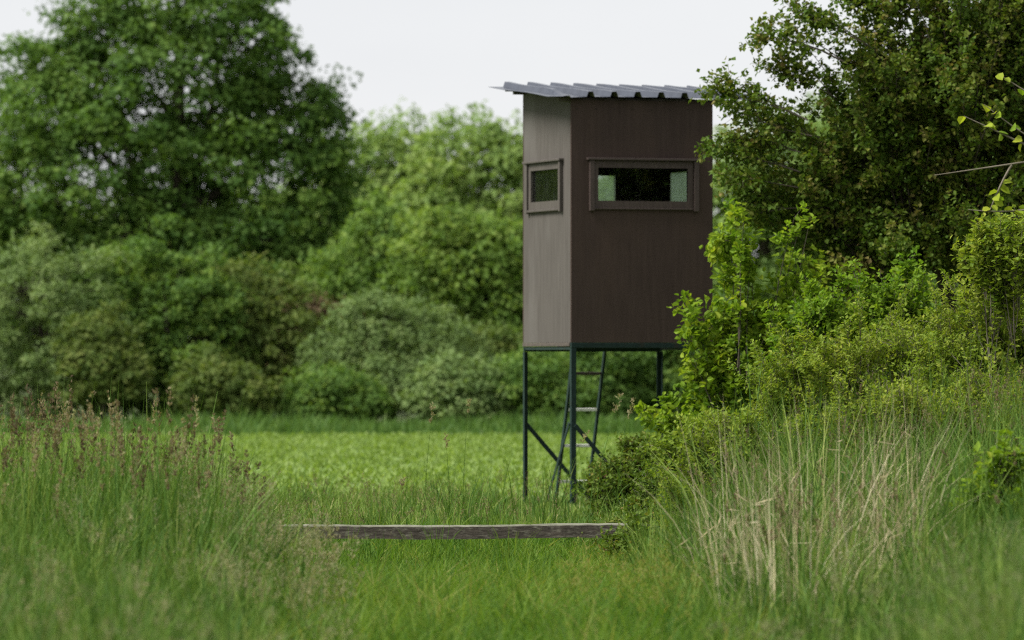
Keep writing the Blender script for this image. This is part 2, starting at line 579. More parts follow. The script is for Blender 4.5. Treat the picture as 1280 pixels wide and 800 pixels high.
def wall_mesh(c, hole, th, inward):
    """a board with corners c (4 points in order, outer face), a rectangular hole (4 points) and thickness along inward"""
    c = np.array(c, float)
    h = np.array(hole, float)
    iw = np.array(inward, float) * th
    V = np.concatenate([c, h, c + iw, h + iw])
    Q = []
    for k in range(4):
        k2 = (k + 1) % 4
        Q.append((k, k2, 4 + k2, 4 + k))            # outer face ring
        Q.append((8 + k2, 8 + k, 12 + k, 12 + k2))  # inner face ring
        Q.append((k2, k, 8 + k, 8 + k2))            # outer rim
        Q.append((4 + k, 4 + k2, 12 + k2, 12 + k))  # hole rim
    return V, np.array(Q)


def build_hide():
    h = thing("hunting_hide", (FL[0], FL[1], 0),
              "brown boarded hunting hide with corrugated metal roof raised on green steel legs", "hunting hide", rz=HA)
    # walls: u along the front (x), v to the back (y)
    OZ0, OZ1 = 2.538, 2.816
    fr_hole = [(.23, 0, OZ0), (1.027, 0, OZ0), (1.027, 0, OZ1), (.23, 0, OZ1)]
    V, Q = wall_mesh([(0, 0, Z0), (CW, 0, Z0), (CW, 0, ZF), (0, 0, ZF)], fr_hole, TH, (0, 1, 0))
    link("front_wall", make_mesh("front_wall", V, Q), ply_front, h, label="dark brown front wall with wide window")
    g = 0.004
    zs = lambda v: ZF + (ZB - ZF) * v / CD
    for nm, u, iw, mt, lab in (("side_wall", 0.0, (1, 0, 0), ply_side, "grey side wall with small window"),
                               ("side_wall", CW, (-1, 0, 0), ply_front, None)):
        v0, v1 = TH + g, CD - TH - g
        hole = [(u, .29, OZ0 + .01), (u, 1.0, OZ0 + .01), (u, 1.0, OZ1), (u, .29, OZ1)]
        V, Q = wall_mesh([(u, v0, Z0), (u, v1, Z0), (u, v1, zs(v1)), (u, v0, zs(v0))], hole, TH, iw)
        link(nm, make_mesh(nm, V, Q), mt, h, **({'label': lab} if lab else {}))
    bk_hole = [(.40, CD, OZ0 - .02), (.83, CD, OZ0 - .02), (.83, CD, OZ1 - .02), (.40, CD, OZ1 - .02)]
    V, Q = wall_mesh([(0, CD, Z0), (CW, CD, Z0), (CW, CD, ZB), (0, CD, ZB)], bk_hole, TH, (0, -1, 0))
    link("back_wall", make_mesh("back_wall", V, Q), ply_front, h)
    # dark lining boards inside
    e = TH + 0.003
    V, Q = wall_mesh([(e, e, Z0 + .03), (CW - e, e, Z0 + .03), (CW - e, e, ZF - .02), (e, e, ZF - .02)], [(x, e, z) for (x, y, z) in fr_hole], .004, (0, 1, 0))
    link("lining", make_mesh("lining", V, Q), inner_ply, h)
    V, Q = wall_mesh([(e, CD - e, Z0 + .03), (CW - e, CD - e, Z0 + .03), (CW - e, CD - e, ZB - .02), (e, CD - e, ZB - .02)], [(x, CD - e, z) for (x, y, z) in bk_hole], .004, (0, -1, 0))
    link("lining", make_mesh("lining", V, Q), inner_ply, h)
    for u, iw in ((e, 1), (CW - e, -1)):
        V, Q = wall_mesh([(u, .05, Z0 + .03), (u, CD - .05, Z0 + .03), (u, CD - .05, ZF), (u, .05, ZF)],
                         [(u, .29, OZ0 + .01), (u, 1.0, OZ0 + .01), (u, 1.0, OZ1), (u, .29, OZ1)], .004, (iw, 0, 0))
        link("lining", make_mesh("lining", V, Q), inner_ply, h)
    # front window: sash rails set in a frame of proud trim boards
    w = link("front_window", wall_like((.2, 1.07), (2.485, 2.872), (.232, 1.025), (2.540, 2.814), -0.016, .014, 'u'), trim_dark, h)
    box("trim_board", (.154, -.034, 2.455), (.196, -.001, 2.874), trim_dark, w)
    box("trim_board", (1.076, -.034, 2.455), (1.118, -.001, 2.874), trim_dark, w)
    box("hood_board", (.132, -.046, 2.8765), (1.130, -.001, 2.897), trim_dark, w)
    box("sill_board", (.199, -.024, 2.468), (1.073, -.001, 2.4835), trim_dark, w)
    box("pane", (.225, .004, 2.535), (1.03, .008, 2.82), pane_mat, w, 0)
    # side windows
    for u, s in ((0.0, -1), (CW, 1)):
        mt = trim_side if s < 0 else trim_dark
        w = link("side_window", wall_like((.255, 1.055), (2.485, 2.872), (.292, .998), (2.550, 2.814), u + s * 0.016, .014, 'v', -s), mt, h)
        lo, hi = (u - .032, u - .001) if s < 0 else (u + .001, u + .032)
        box("trim_board", (lo, .205, 2.455), (hi, .245, 2.874), mt, w)
        box("trim_board", (lo, 1.062, 2.455), (hi, 1.108, 2.874), mt, w)
        lo2, hi2 = (u - .044, u - .001) if s < 0 else (u + .001, u + .044)
        box("hood_board", (lo2, .185, 2.8765), (hi2, 1.150, 2.897), mt, w)
        lo3, hi3 = (u - .030, u - .001) if s < 0 else (u + .001, u + .030)
        box("sill_board", (lo3, .249, 2.464), (hi3, 1.058, 2.4835), mt, w)
        pl, ph = (u + .006, u + .010) if s < 0 else (u - .010, u - .006)
        box("pane", (pl, .285, 2.543), (ph, 1.005, 2.82), pane_mat if s < 0 else pane_back, w, 0)
    w = link("back_window", wall_like((.37, .86), (2.485, 2.83), (.402, .828), (2.520, 2.794), CD + .014, .012, 'u'), trim_dark, h)
    box("pane", (.395, CD - .010, 2.513), (.835, CD - .006, 2.80), pane_back, w, 0)
    sg = Geo()
    add_tube(sg, [(0, -.003, 0), (0, .0, 0), (0, .001, 0)], [.004, .006, .006], 8)
    sm = sg.mesh("screw")
    sm.materials.append(trim_side)
    for x, z in [(.05 + .164 * q, ZF - .075) for q in range(8)]:
        o = bpy.data.objects.new("screw", sm)
        COL.objects.link(o)
        o.parent = h
        o.location = (x, -.001, z)
    # corner posts inside, floor, rim
    for (x, y) in ((.03, .03), (CW - .07, .03), (.03, CD - .07), (CW - .07, CD - .07)):
        box("corner_stud", (x, y, Z0 + .025), (x + .04, y + .04, ZF - .03), inner_ply, h, .003)
    box("inner_stud", (1.0, CD - .075, Z0 + .025), (1.05, CD - .028, ZF - .01), wood_grey, h, .003)
    box("floor", (TH + .002, TH + .002, Z0 + .002), (CW - TH - .002, CD - TH - .002, Z0 + .022), inner_ply, h, 0)
    rim = surf_mat("dark_rim_board", (0.040, 0.032, 0.026), (0.085, 0.070, 0.058), (30, 30, 20), rough=0.85, bump=0.2)
    box("rim_board", (-.006, .035, Z0 - .033), (.020, CD - .002, Z0 - .002), rim, h)
    box("rim_board", (CW - .020, .035, Z0 - .033), (CW + .006, CD - .002, Z0 - .002), rim, h)
    # steel frame under the floor
    for lo, hi in (((.0, -.004, Z0 - .046), (CW, .028, Z0 - .004)), ((.0, CD - .034, Z0 - .074), (CW, CD - .002, Z0 - .036)),
                   ((.004, .036, Z0 - .062), (.034, CD - .036, Z0 - .036)), ((CW - .034, .036, Z0 - .062), (CW - .004, CD - .036, Z0 - .036))):
        box("floor_beam", lo, hi, steel_green, h, .003)
    # legs: angle iron
    def angle(x, y, sx, sy, z0, z1):
        w_, t_ = .042, .005
        g_ = Geo()
        for lo, hi in (((0, 0, z0), (w_, t_, z1)), ((0, t_, z0), (t_, w_, z1))):
            V, Q = box_quads(lo, hi)
            V[:, 0] = x + sx * V[:, 0]
            V[:, 1] = y + sy * V[:, 1]
            if sx * sy < 0:
                Q = Q[:, ::-1]
            g_.add(V, Q, np.zeros(8))
        link("leg", g_.mesh("leg"), steel_green, h)
    angle(.0, -.006, 1, 1, -.25, Z0 - .048)
    angle(CW, -.006, -1, 1, -.25, Z0 - .048)
    angle(.0, CD + .001, 1, -1, -.25, Z0 - .076)
    angle(CW, CD + .001, -1, -1, -.25, Z0 - .076)
    # knee braces running from the legs to stakes in the ground
    zb = .68
    for a, b in (((.03, -.012, zb), (.73, -.012, -.10)), ((.03, CD + .008, zb), (.73, CD + .008, -.10)),
                 ((-.008, .03, zb + .02), (-.008, .72, -.10)), ((CW + .008, .03, zb), (CW + .008, .72, -.10)),
                 ):
        up = (0, 1, 0) if a[1] == b[1] else (1, 0, 0)
        bar("brace", a, b, .036, .008, steel_green, h, up=up)
    # ladder leaning on the back wall
    lad = bpy.data.objects.new("ladder", None)
    COL.objects.link(lad)
    lad.parent = h
    top = np.array([.46, CD + .02, 1.30])
    bot = np.array([.46, CD + .50, -.06])
    LW = .285
    for dx in (0, LW):
        o = np.array([dx, 0, 0])
        bar("rail", bot + o, top + o, .020, .040, steel_green, lad, up=(0, 1, .3))
    for k in range(5):
        z = 1.105 - .31 * k
        f = (z - bot[2]) / (top[2] - bot[2])
        y = bot[1] + (top[1] - bot[1]) * f
        if z > -.05:
            box("rung", (.46 + .012, y - .018, z - .013), (.46 + LW - .012, y + .018, z + .013), rung_dark if k == 0 else rung_metal, lad, .004)
    # roof: trapezoid metal sheet on battens
    u0, u1, v0, v1 = -.235, 1.60, -.085, 1.48
    sl = (ZB - ZF) / CD
    P_, RH = .207, .044
    prof = []
    x = u0
    first = u0 + .17
    pts = [(u0, 0.0)]
    k = 0
    while True:
        c = first + k * P_
        for dx, z in ((-.036, 0), (-.020, RH), (.020, RH), (.036, 0)):
            if c + dx < u1:
                pts.append((c + dx, z))
        k += 1
        if c > u1:
            break
    pts.append((u1, 0.0))
    nv = 18
    Vt = []
    zr = ZF + .030
    for j in range(nv + 1):
        v = v0 + (v1 - v0) * j / nv
        for (u, z) in pts:
            zz = zr + sl * v + z
            # the worn front left corner has been flattened and droops, the free edge waves a little
            d = max(0.0, 1 - math.hypot((u - u0) / .30, (v - v0) / .45))
            zz -= z * min(1, d * 2.2) * .8
            zz += .020 * d * math.sin((u - u0) * 22) + .004 * math.sin(v * 5 + u * 3)
            if u > u1 - .30:
                d2 = max(0.0, 1 - math.hypot((u - 1.22) / .14, (v - v0) / .18))
                zz += .012 * d2
            Vt.append((u, v, zz))
    m_ = len(pts)
    Q = [(j * m_ + i, j * m_ + i + 1, (j + 1) * m_ + i + 1, (j + 1) * m_ + i) for j in range(nv) for i in range(m_ - 1)]
    me = make_mesh("roof_sheet", np.array(Vt), np.array(Q))
    o = link("roof_sheet", me, roof_metal, h, label="grey trapezoid metal roof sheet with bent corner")
    me.materials.append(moss)
    so = o.modifiers.new("thick", 'SOLIDIFY')
    so.thickness = .0025
    so.offset = -1
    so.material_offset = 1
    so.material_offset_rim = 0
    for v in (.05, CD - .05):
        zc = zr + sl * v - .010
        bar("batten", (-.10, v, zc - .022), (1.42, v, zc - .022), .05, .034, wood_grey, h)
    for v in (CD + .16,):
        zc = zr + sl * v - .010
        bar("batten", (-.10, v, zc - .012), (1.42, v, zc - .012), .05, .022, wood_grey, h)
    return h


def wall_like(a_rng, z_rng, ha, hz, off, th, axis, sgn=1):
    """a flat window sash: outer rectangle with a rectangular opening; axis 'u' lies along the front, 'v' along the side"""
    def p(a, z):
        return (a, off, z) if axis == 'u' else (off, a, z)
    c = [p(a_rng[0], z_rng[0]), p(a_rng[1], z_rng[0]), p(a_rng[1], z_rng[1]), p(a_rng[0], z_rng[1])]
    hh = [p(ha[0], hz[0]), p(ha[1], hz[0]), p(ha[1], hz[1]), p(ha[0], hz[1])]
    iw = (0, 1, 0) if axis == 'u' else (-1 * -sgn if False else sgn, 0, 0)
    V, Q = wall_mesh(c, hh, th, iw)
    return make_mesh("sash", V, Q)


hide = build_hide()


# ------------------------------------------------------------------ the low barrier beam across the track
def build_barrier():
    bm_ = surf_mat("old_beam_wood", (0.030, 0.024, 0.019), (0.085, 0.070, 0.056), (16, 70, 70), rough=0.9, bump=0.5,
                   c3=(0.150, 0.140, 0.110), scale3=(26, 40, 70), f3=(0.52, 0.72))
    d = 32.0
    a = PX(300, 664.8, d)
    b = PX(784, 663.2, d)
    L = b[0] - a[0]
    r = thing("barrier_beam", (a[0], d, 0), "weathered dark timber beam lying low across the grass track", "barrier")
    n = 40
    sec = [(-.065, -.0395), (.065, -.0395), (.065, .032), (.058, .0395), (-.058, .0395), (-.065, .032)]
    V = []
    rr = np.random.default_rng(5)
    for i in range(n + 1):
        t = i / n
        zc = a[2] + (b[2] - a[2]) * t + .003 * math.sin(t * 9) - .003 * math.sin(t * math.pi)
        for k, (y, z) in enumerate(sec):
            V.append((L * t, y + rr.normal(0, .0012), zc + z + rr.normal(0, .0012)))
    Q = []
    m = len(sec)
    for i in range(n):
        for k in range(m):
            k2 = (k + 1) % m
            Q.append((i * m + k, (i + 1) * m + k, (i + 1) * m + k2, i * m + k2))   # k = 3 and 4 are the top edge and the top
    me = bpy.data.meshes.new("beam")
    faces = [tuple(q) for q in Q] + [tuple(range(m)), tuple(range(n * m + m - 1, n * m - 1, -1))]
    me.from_pydata(V, [], faces)
    top = surf_mat("bleached_beam_top", (0.09, 0.09, 0.065), (0.20, 0.20, 0.15), (20, 50, 50), rough=0.95, bump=0.4)
    link("beam", me, bm_, r)
    me.materials.append(top)
    for p in me.polygons:
        if len(p.vertices) == 4 and (p.index % m) in (3, 4):
            p.material_index = 1
    for t in (.06, .985):
        x = L * t
        box("post", (x - .05, -.045, -.2), (x + .05, .045, a[2] - .0405), bm_, r)


build_barrier()


# ------------------------------------------------------------------ trees and shrubs: generators
def lobes_px(lst, d):
    """lobes given as (px, py, rx_px, rz_px, depth offset, depth radius factor) at distance d"""
    out = []
    for (px, py, rx, rz, dy, fy) in lst:
        c = PX(px, py, d + dy)
        s = (d + dy) / FPX
        out.append((c, np.array([rx * s, rx * s * fy, rz * s])))
    return out


def clump_tree(name, label, cat, lobes, base, mat, n, m, cr, leaf, group=None, trunk_r=0.2, seed=1, aspect=0.7, shell=0.55,
               flat=0.75, up=0.55, wood=True, tint_c=0.30):
    """a broad crown: leaf clumps spread over lumpy lobes, carried by trunk, limbs and branches"""
    base = np.array([base[0], base[1], float(gz(base[0], base[1]))])
    r = thing(name, base, label, cat, group)
    area = np.array([(a[0] * a[1] + a[1] * a[2] + a[0] * a[2]) for c, a in lobes])
    cnt = np.maximum(8, (n * 1.5 * area / area.sum()).astype(int))
    C, O = [], []
    for i, ((c, a), k) in enumerate(zip(lobes, cnt)):
        q = np.arange(k) + .5                           # even spread over the lobe, then jittered
        ph = np.arccos(1 - 2 * q / k)
        th = q * 2.39996 + seed
        d = nrm(np.stack([np.cos(th) * np.sin(ph), np.sin(th) * np.sin(ph), np.cos(ph)], 1) + R.normal(0, .10, (k, 3)))
        rad = np.where(R.random(k) < .78, R.uniform(.82, 1.02, k), R.uniform(.4, .8, k))
        rad = rad * lumpy(d, seed * 31 + i)
        rad = np.where(R.random(k) < .10, rad + R.uniform(.03, .20, k), rad)     # single sprays standing out of the outline
        p = c + d * a * rad[:, None]
        inside = np.zeros(k, bool)
        for i2, (c2, a2) in enumerate(lobes):
            if i2 != i:
                inside |= np.sum(((p - c2) / a2) ** 2, 1) < .55
        ok = ~inside | (R.random(k) < .15)
        C.append(p[ok])
        O.append(d[ok])
    C = np.concatenate(C)
    O = np.concatenate(O)
    keep = C[:, 2] > base[2] + cr * 0.5
    C, O = C[keep], O[keep]
    k = len(C)
    rads = cr * R.uniform(.55, 1.35, k)
    ct = R.uniform(0, 1, k)
    pos = dirs(k * m).reshape(k, m, 3) * (R.random((k, m, 1)) ** 0.30)
    pos[..., 2] = np.where(pos[..., 2] < -.35, -pos[..., 2], pos[..., 2])        # leaves sit on the upper side of each spray
    nor = nrm(pos * 1.1 + np.array([0, 0, up]) + O[:, None] * .3 + R.normal(0, .25, (k, m, 3)))
    pos = pos * (1 + .35 * np.sin(pos @ R.normal(0, 3.0, 3) + R.uniform(0, 6.28, (k, 1)))[..., None])
    pos = C[:, None] + pos * rads[:, None, None] * np.array([1, 1, flat])
    tan = R.normal(0, 1, (k, m, 3)) + np.array([0, 0, -.35])
    tint = (tint_c + (ct[:, None] - .5) * .5 + R.normal(0, .13, (k, m))).ravel()
    g = Geo()
    L = leaf * R.uniform(.7, 1.35, k * m)
    add_leaves(g, pos.reshape(-1, 3), tan.reshape(-1, 3), nor.reshape(-1, 3), L, L * aspect, tint, .12)
    link("crown", g.mesh("crown", base), mat, r)
    # wood
    g = Geo()
    cc = np.mean([c for c, a in lobes], axis=0)
    topz = max(c[2] for c, a in lobes)
    nodes = []
    tp = np.array([base + (np.array([cc[0], cc[1], topz]) - base) * t + np.array([.05 * math.sin(t * 7 + seed), .05 * math.cos(t * 5), 0]) * trunk_r * 5 * (t > 0)
                   for t in np.linspace(0, 1, 7)])
    tp[0][2] -= .15
    add_tube(g, tp, np.linspace(trunk_r, trunk_r * .35, 7) * np.array([1.35, 1, 1, 1, 1, 1, 1]), 8)
    nodes.append(tp[2:])
    for i, (c, a) in enumerate(lobes):
        s = tp[min(5, 2 + i % 3)]
        mid = (s + c) / 2 + np.array([0, 0, -.15 * abs(c[0] - s[0])])
        pts = bez(s, mid, c, 6)
        add_tube(g, pts, np.linspace(trunk_r * .5, trunk_r * .14, 6), 6)
        nodes.append(pts[1:])
    nodes = np.concatenate(nodes)
    if wood:
        pick = R.choice(k, min(k, 170), replace=False)
        for j in pick:
            p = C[j]
            q = nodes[np.argmin(np.sum((nodes - p) ** 2, 1) + 4.0 * np.maximum(0, nodes[:, 2] - p[2]) ** 2)]
            pts = bez(q, (p + q) / 2 + R.normal(0, .12, 3) * np.linalg.norm(p - q), p, 4)
            add_tube(g, pts, np.linspace(trunk_r * .13, trunk_r * .03, 4), 4)
    link("trunk", g.mesh("trunk", base, True), G['bark'], r)
    return r


def bough_plant(name, label, cat, base, boughs, mat, twigs=14, per=22, tw_len=(.15, .4), leaf=.035, aspect=.75, group=None,
                seed=1, stem_r=.02, up=.3, t0=.4, fine=False, tint_c=.4, tint_s=.35, spread=.02, jit=.8, foliage="foliage", wood_mat=None,
                curve=.15, tip_fade=.35):
    """boughs: list of (start, end, sag); twigs leave each bough, leaves sit along each twig"""
    base = np.array([base[0], base[1], float(gz(base[0], base[1]))])
    r = thing(name, base, label, cat, group)
    gw, gl = Geo(), Geo()
    S, E, TT = [], [], []
    for (s, e, sag) in boughs:
        s = np.asarray(s, float)
        e = np.asarray(e, float)
        ln = np.linalg.norm(e - s)
        mid = (s + e) / 2 + np.array([0, 0, sag]) + R.normal(0, curve * .35, 3) * ln
        pts = bez(s, mid, e, 8)
        add_tube(gw, pts[::1 if ln > .8 else 2], np.linspace(stem_r, stem_r * .18, len(pts[::1 if ln > .8 else 2])) * min(1.6, max(.5, ln)), 4)
        t = R.uniform(t0, 1, twigs)
        t[0] = .99
        p = (1 - t[:, None]) ** 2 * s + 2 * (t * (1 - t))[:, None] * mid + (t ** 2)[:, None] * e
        d = nrm(e - mid)
        dd = nrm(d * .55 + R.normal(0, jit, (twigs, 3)) * .6 + np.array([0, 0, up]))
        dd[0] = nrm(d + R.normal(0, .2, 3))
        ll = R.uniform(*tw_len, twigs) * (1 - tip_fade * t)
        S.append(p)
        E.append(p + dd * ll[:, None])
        TT.append(np.clip(R.normal(0, .5) * .5 + R.normal(0, .35, twigs), -1, 1))
    S = np.concatenate(S)
    E = np.concatenate(E)
    TT = np.concatenate(TT)
    add_sticks(gw, S, E, stem_r * .16 + .001, .0008)
    k = len(S)
    u = R.uniform(.05, 1.02, (k, per, 1))
    P = S[:, None] + (E - S)[:, None] * u + R.normal(0, spread, (k, per, 3))
    ax = nrm(E - S)[:, None]
    side = nrm(np.cross(ax + 0 * P, R.normal(0, 1, (k, per, 3))))
    T = nrm(ax * .5 + side * .9 + np.array([0, 0, -.05]))
    N = nrm(np.array([0, 0, .9]) + R.normal(0, .55, (k, per, 3)))
    tint = (tint_c + TT[:, None] * tint_s + R.normal(0, .13, (k, per))).ravel()
    L = leaf * R.uniform(.6, 1.3, k * per)
    add_leaves(gl, P.reshape(-1, 3), T.reshape(-1, 3), N.reshape(-1, 3), L, L * aspect, tint, .18, fine)
    link(foliage, gl.mesh(foliage, base), mat, r)
    link("branches", gw.mesh("branches", base, True), wood_mat or G['twig'], r)
    return r


# ------------------------------------------------------------------ background trees
D8 = 122.0
clump_tree("broadleaf_tree", "tall dark green broadleaf tree towering over the shrubs, sky showing through its crown", "tree",
           lobes_px([(130, 250, 150, 120, 0, .8), (300, 270, 140, 130, 0, .8), (200, 120, 130, 110, 0, .8), (280, 60, 95, 85, 0, .9),
                     (70, 130, 90, 90, 1, .9), (345, 175, 85, 75, 0, .9), (230, 10, 110, 60, 0, .8), (400, 300, 60, 110, 0, .8), (20, 260, 110, 120, 0, .8),
                     (110, 40, 45, 45, 0, .9), (395, 150, 38, 45, 0, .9), (200, 350, 190, 80, 0, .7)], D8),
           (PX(215, 0, D8)[0], D8), G['oak'], 860, 115, .52, .128, trunk_r=.26, seed=3, up=.6, shell=.62)

far_group = "pale green trees beyond the hedge"
D9 = 152.0
clump_tree("far_tree", "pale yellow-green tree beyond the tall dark tree, beside the hide's side wall", "tree",
           lobes_px([(600, 222, 65, 70, 0, .8), (560, 290, 90, 90, 0, .8), (640, 270, 80, 100, 0, .8), (620, 350, 100, 90, 0, .8)], D9),
           (PX(600, 0, D9)[0], D9), G['far'], 357, 78, .58, .160, trunk_r=.3, seed=5, tint_c=.5)
clump_tree("far_tree", "pale yellow-green tree right behind the edge of the tall dark tree", "tree",
           lobes_px([(510, 212, 60, 52, 0, .8), (470, 255, 70, 75, 0, .8), (520, 290, 80, 90, 0, .8), (440, 310, 70, 110, 0, .8), (500, 370, 100, 70, 0, .8)], D9 + 6),
           (PX(500, 0, D9 + 6)[0], D9 + 6), G['far'], 369, 78, .58, .160, trunk_r=.3, seed=6, tint_c=.45)
clump_tree("far_tree", "pale green tree seen between the hide and the hawthorn", "tree",
           lobes_px([(960, 230, 80, 75, 0, .8), (920, 320, 85, 90, 0, .8), (1010, 300, 90, 100, 0, .8), (940, 410, 110, 70, 0, .8)], D9 - 4),
           (PX(960, 0, D9 - 4)[0], D9 - 4), G['far'], 300, 78, .58, .160, trunk_r=.3, seed=7, tint_c=.35)
clump_tree("far_tree", "pale green tree hidden mostly behind the hide", "tree",
           lobes_px([(740, 300, 90, 80, 0, .8), (800, 360, 100, 80, 0, .8), (700, 380, 90, 70, 0, .8)], D9 + 2),
           (PX(750, 0, D9 + 2)[0], D9 + 2), G['far'], 207, 78, .58, .160, trunk_r=.3, seed=8, tint_c=.4)
D10 = 112.0
clump_tree("young_tree", "fresh green young tree above the grey willow, beside the hide", "tree",
           lobes_px([(590, 350, 60, 55, 0, .9), (630, 320, 45, 50, 0, .9), (545, 340, 50, 55, 0, .9), (620, 400, 70, 55, 0, .9), (560, 300, 32, 35, 0, .9)], D10),
           (PX(590, 0, D10)[0], D10), G['mid'], 249, 78, .36, .108, trunk_r=.16, seed=9, tint_c=.5)
clump_tree("young_tree", "fresh green young tree between the tall dark tree and the willow", "tree",
           lobes_px([(470, 330, 50, 70, 0, .9), (440, 380, 60, 60, 0, .9), (500, 370, 55, 55, 0, .9)], D10 + 2),
           (PX(465, 0, D10 + 2)[0], D10 + 2), G['mid'], 190, 78, .36, .108, trunk_r=.16, seed=10, tint_c=.3)
# the hedge of shrubs along the far edge of the field
shr = "shrubs along the far field edge"
D7 = 102.0
clump_tree("willow_shrub", "big rounded grey-green willow shrub with smooth domed top", "shrub",
           lobes_px([(55, 420, 95, 105, 0, .8), (10, 450, 90, 90, 0, .8), (95, 470, 75, 70, -.3, .8), (40, 370, 65, 55, 0, .8)], D7 - 1),
           (PX(50, 0, D7)[0], D7), G['willow'], 416, 74, .27, .090, shr, .1, 21, .4, .7, tint_c=.5)
clump_tree("green_shrub", "dark green shrub with bright fresh tips between the domed willow and the olive shrub", "shrub",
           lobes_px([(190, 400, 75, 90, 0, .8), (235, 430, 70, 90, -.3, .8), (160, 360, 50, 55, 0, .8), (200, 480, 95, 50, 0, .8), (255, 390, 40, 50, 0, .8)], D7),
           (PX(205, 0, D7)[0], D7), G['shrub'], 384, 74, .27, .090, shr, .1, 22, .65, .65, tint_c=.45)
clump_tree("olive_shrub", "olive green loose shrub standing below the tall dark tree's right half", "shrub",
           lobes_px([(310, 410, 55, 75, 0, .8), (345, 440, 60, 75, -.2, .8), (290, 470, 60, 55, 0, .8), (350, 490, 70, 40, 0, .8), (260, 365, 30, 35, .5, .8)], D7 + .5),
           (PX(320, 0, D7)[0], D7 + .5), G['olive'], 352, 74, .27, .090, shr, .1, 23, .6, .65, tint_c=.5)
clump_tree("copper_shrub", "shrub with reddish brown top between the olive shrub and the grey willow", "shrub",
           lobes_px([(385, 405, 38, 32, 0, .8), (415, 425, 40, 40, 0, .8), (395, 460, 55, 55, 0, .8)], D7 + 2.5),
           (PX(395, 0, D7)[0], D7 + 2.5), G['copper'], 192, 74, .27, .090, shr, .08, 24, .6, .65, tint_c=.45)
clump_tree("willow_shrub", "grey-green willow shrub with feathery outline in front of the young trees", "shrub",
           lobes_px([(490, 435, 75, 70, 0, .8), (540, 455, 60, 60, 0, .8), (440, 460, 60, 65, 0, .8), (480, 485, 100, 45, -.2, .8), (450, 400, 35, 35, 0, .8)], D7 - .5),
           (PX(490, 0, D7)[0], D7), G['willow'], 416, 74, .27, .090, shr, .1, 25, .4, .65, tint_c=.45)
clump_tree("low_shrub", "low mixed green shrub at the field edge left of the hide's legs", "shrub",
           lobes_px([(610, 460, 55, 45, 0, .8), (640, 480, 60, 45, 0, .8), (585, 490, 50, 35, 0, .8)], D7 + .5),
           (PX(615, 0, D7)[0], D7 + .5), G['olive'], 264, 74, .27, .090, shr, .08, 26, .6, .65, tint_c=.4)
clump_tree("low_shrub", "low dark green shrub seen through the hide's legs and ladder", "shrub",
           lobes_px([(710, 455, 60, 50, 0, .8), (760, 470, 65, 50, 0, .8), (730, 495, 80, 32, 0, .8)], D7),
           (PX(735, 0, D7)[0], D7), G['shrub'], 288, 74, .27, .090, shr, .08, 27, .6, .65, tint_c=.3)
clump_tree("low_shrub", "low green shrub at the field edge right of the hide's ladder", "shrub",
           lobes_px([(840, 450, 65, 55, 0, .8), (890, 440, 60, 65, 0, .8), (860, 490, 80, 38, 0, .8)], D7 + .5),
           (PX(860, 0, D7)[0], D7 + .5), G['shrub'], 288, 74, .27, .090, shr, .08, 28, .6, .65, tint_c=.4)


for (px, py, rx, rz, mt, sd_, lb) in ((128, 450, 42, 55, 'olive', 31, "small olive bush squeezed between the domed willow and the dark green shrub"),
                                     (272, 484, 52, 38, 'olive', 32, "low olive bush at the foot of the dark green shrub"),
                                     (415, 492, 48, 28, 'shrub', 33, "low dark green bush at the foot of the reddish brown shrub"),
                                     (572, 488, 55, 34, 'willow', 34, "low grey-green bush where the feathery willow meets the low shrub"),
                                     (670, 480, 55, 38, 'shrub', 35, "low dark green bush behind the hide's left leg")):
    clump_tree("small_bush", lb, "bush", lobes_px([(px, py, rx, rz, 0, .9), (px + rx * .6, py + 18, rx * .7, rz * .6, -.2, .9), (px - rx * .5, py + 14, rx * .7, rz * .7, 0, .9)], 99.8),
               (PX(px, 0, 99.8)[0], 99.8), G[mt], 150, 68, .24, .085, shr, .05, sd_, .6, .6, tint_c=.45)
# the hedge and wood go on to both sides
ob = {o['label']: o for o in COL.objects if o.type == 'EMPTY' and 'label' in o}
tall = ob["tall dark green broadleaf tree towering over the shrubs, sky showing through its crown"]
farT = ob["pale green tree seen between the hide and the hawthorn"]
lowS = ob["low dark green shrub seen through the hide's legs and ladder"]
domS = ob["big rounded grey-green willow shrub with smooth domed top"]
for px, d, rz, sc in ((-40, 160, .3, .85), (60, 162, 1.4, .8), (170, 160, 2.5, .8), (290, 163, 3.3, .8), (390, 160, 4.1, .85), (470, 164, 5.0, .7), (560, 162, .9, .65), (660, 163, 2.0, .7)):
    copy_tree(farT, (PX(px, 0, d)[0], d, 0), rz, "pale green tree of the wood behind the tall dark tree", sc, "trees of the wood behind the tall tree")
for px, d, rz, sc in ((1060, 150, 1.1, 1.1), (1180, 146, 2.6, 1.15), (1300, 150, 4.0, 1.1), (1420, 147, 5.1, 1.2)):
    copy_tree(farT, (PX(px, 0, d)[0], d, 0), rz, "pale green tree of the wood behind the hawthorn hedge", sc, "trees of the wood behind the hawthorn")
for px, d, rz, sc in ((960, 102, 1.0, 1.15), (1050, 101.5, 2.2, 1.2), (1145, 102.5, 3.7, 1.15), (1240, 102, 5.0, 1.2), (1330, 101.5, .5, 1.2)):
    copy_tree(lowS, (PX(px, 0, d)[0], d, 0), rz, "low green shrub of the far hedge behind the bushes on the bank", sc, "far hedge shrubs behind the bank")
for x, y, rz, sc in ((-17.5, 120, 1.5, .9), (-30, 112, 3.0, .95), (-39, 106, 4.4, 1.0), (-48, 98, .8, 1.0), (-57, 92, 2.1, 1.0)):
    copy_tree(tall, (x, y, 0), rz, "dark broadleaf tree where the wood goes on past the domed willow", sc, "trees past the domed willow")
yngT = ob["fresh green young tree between the tall dark tree and the willow"]
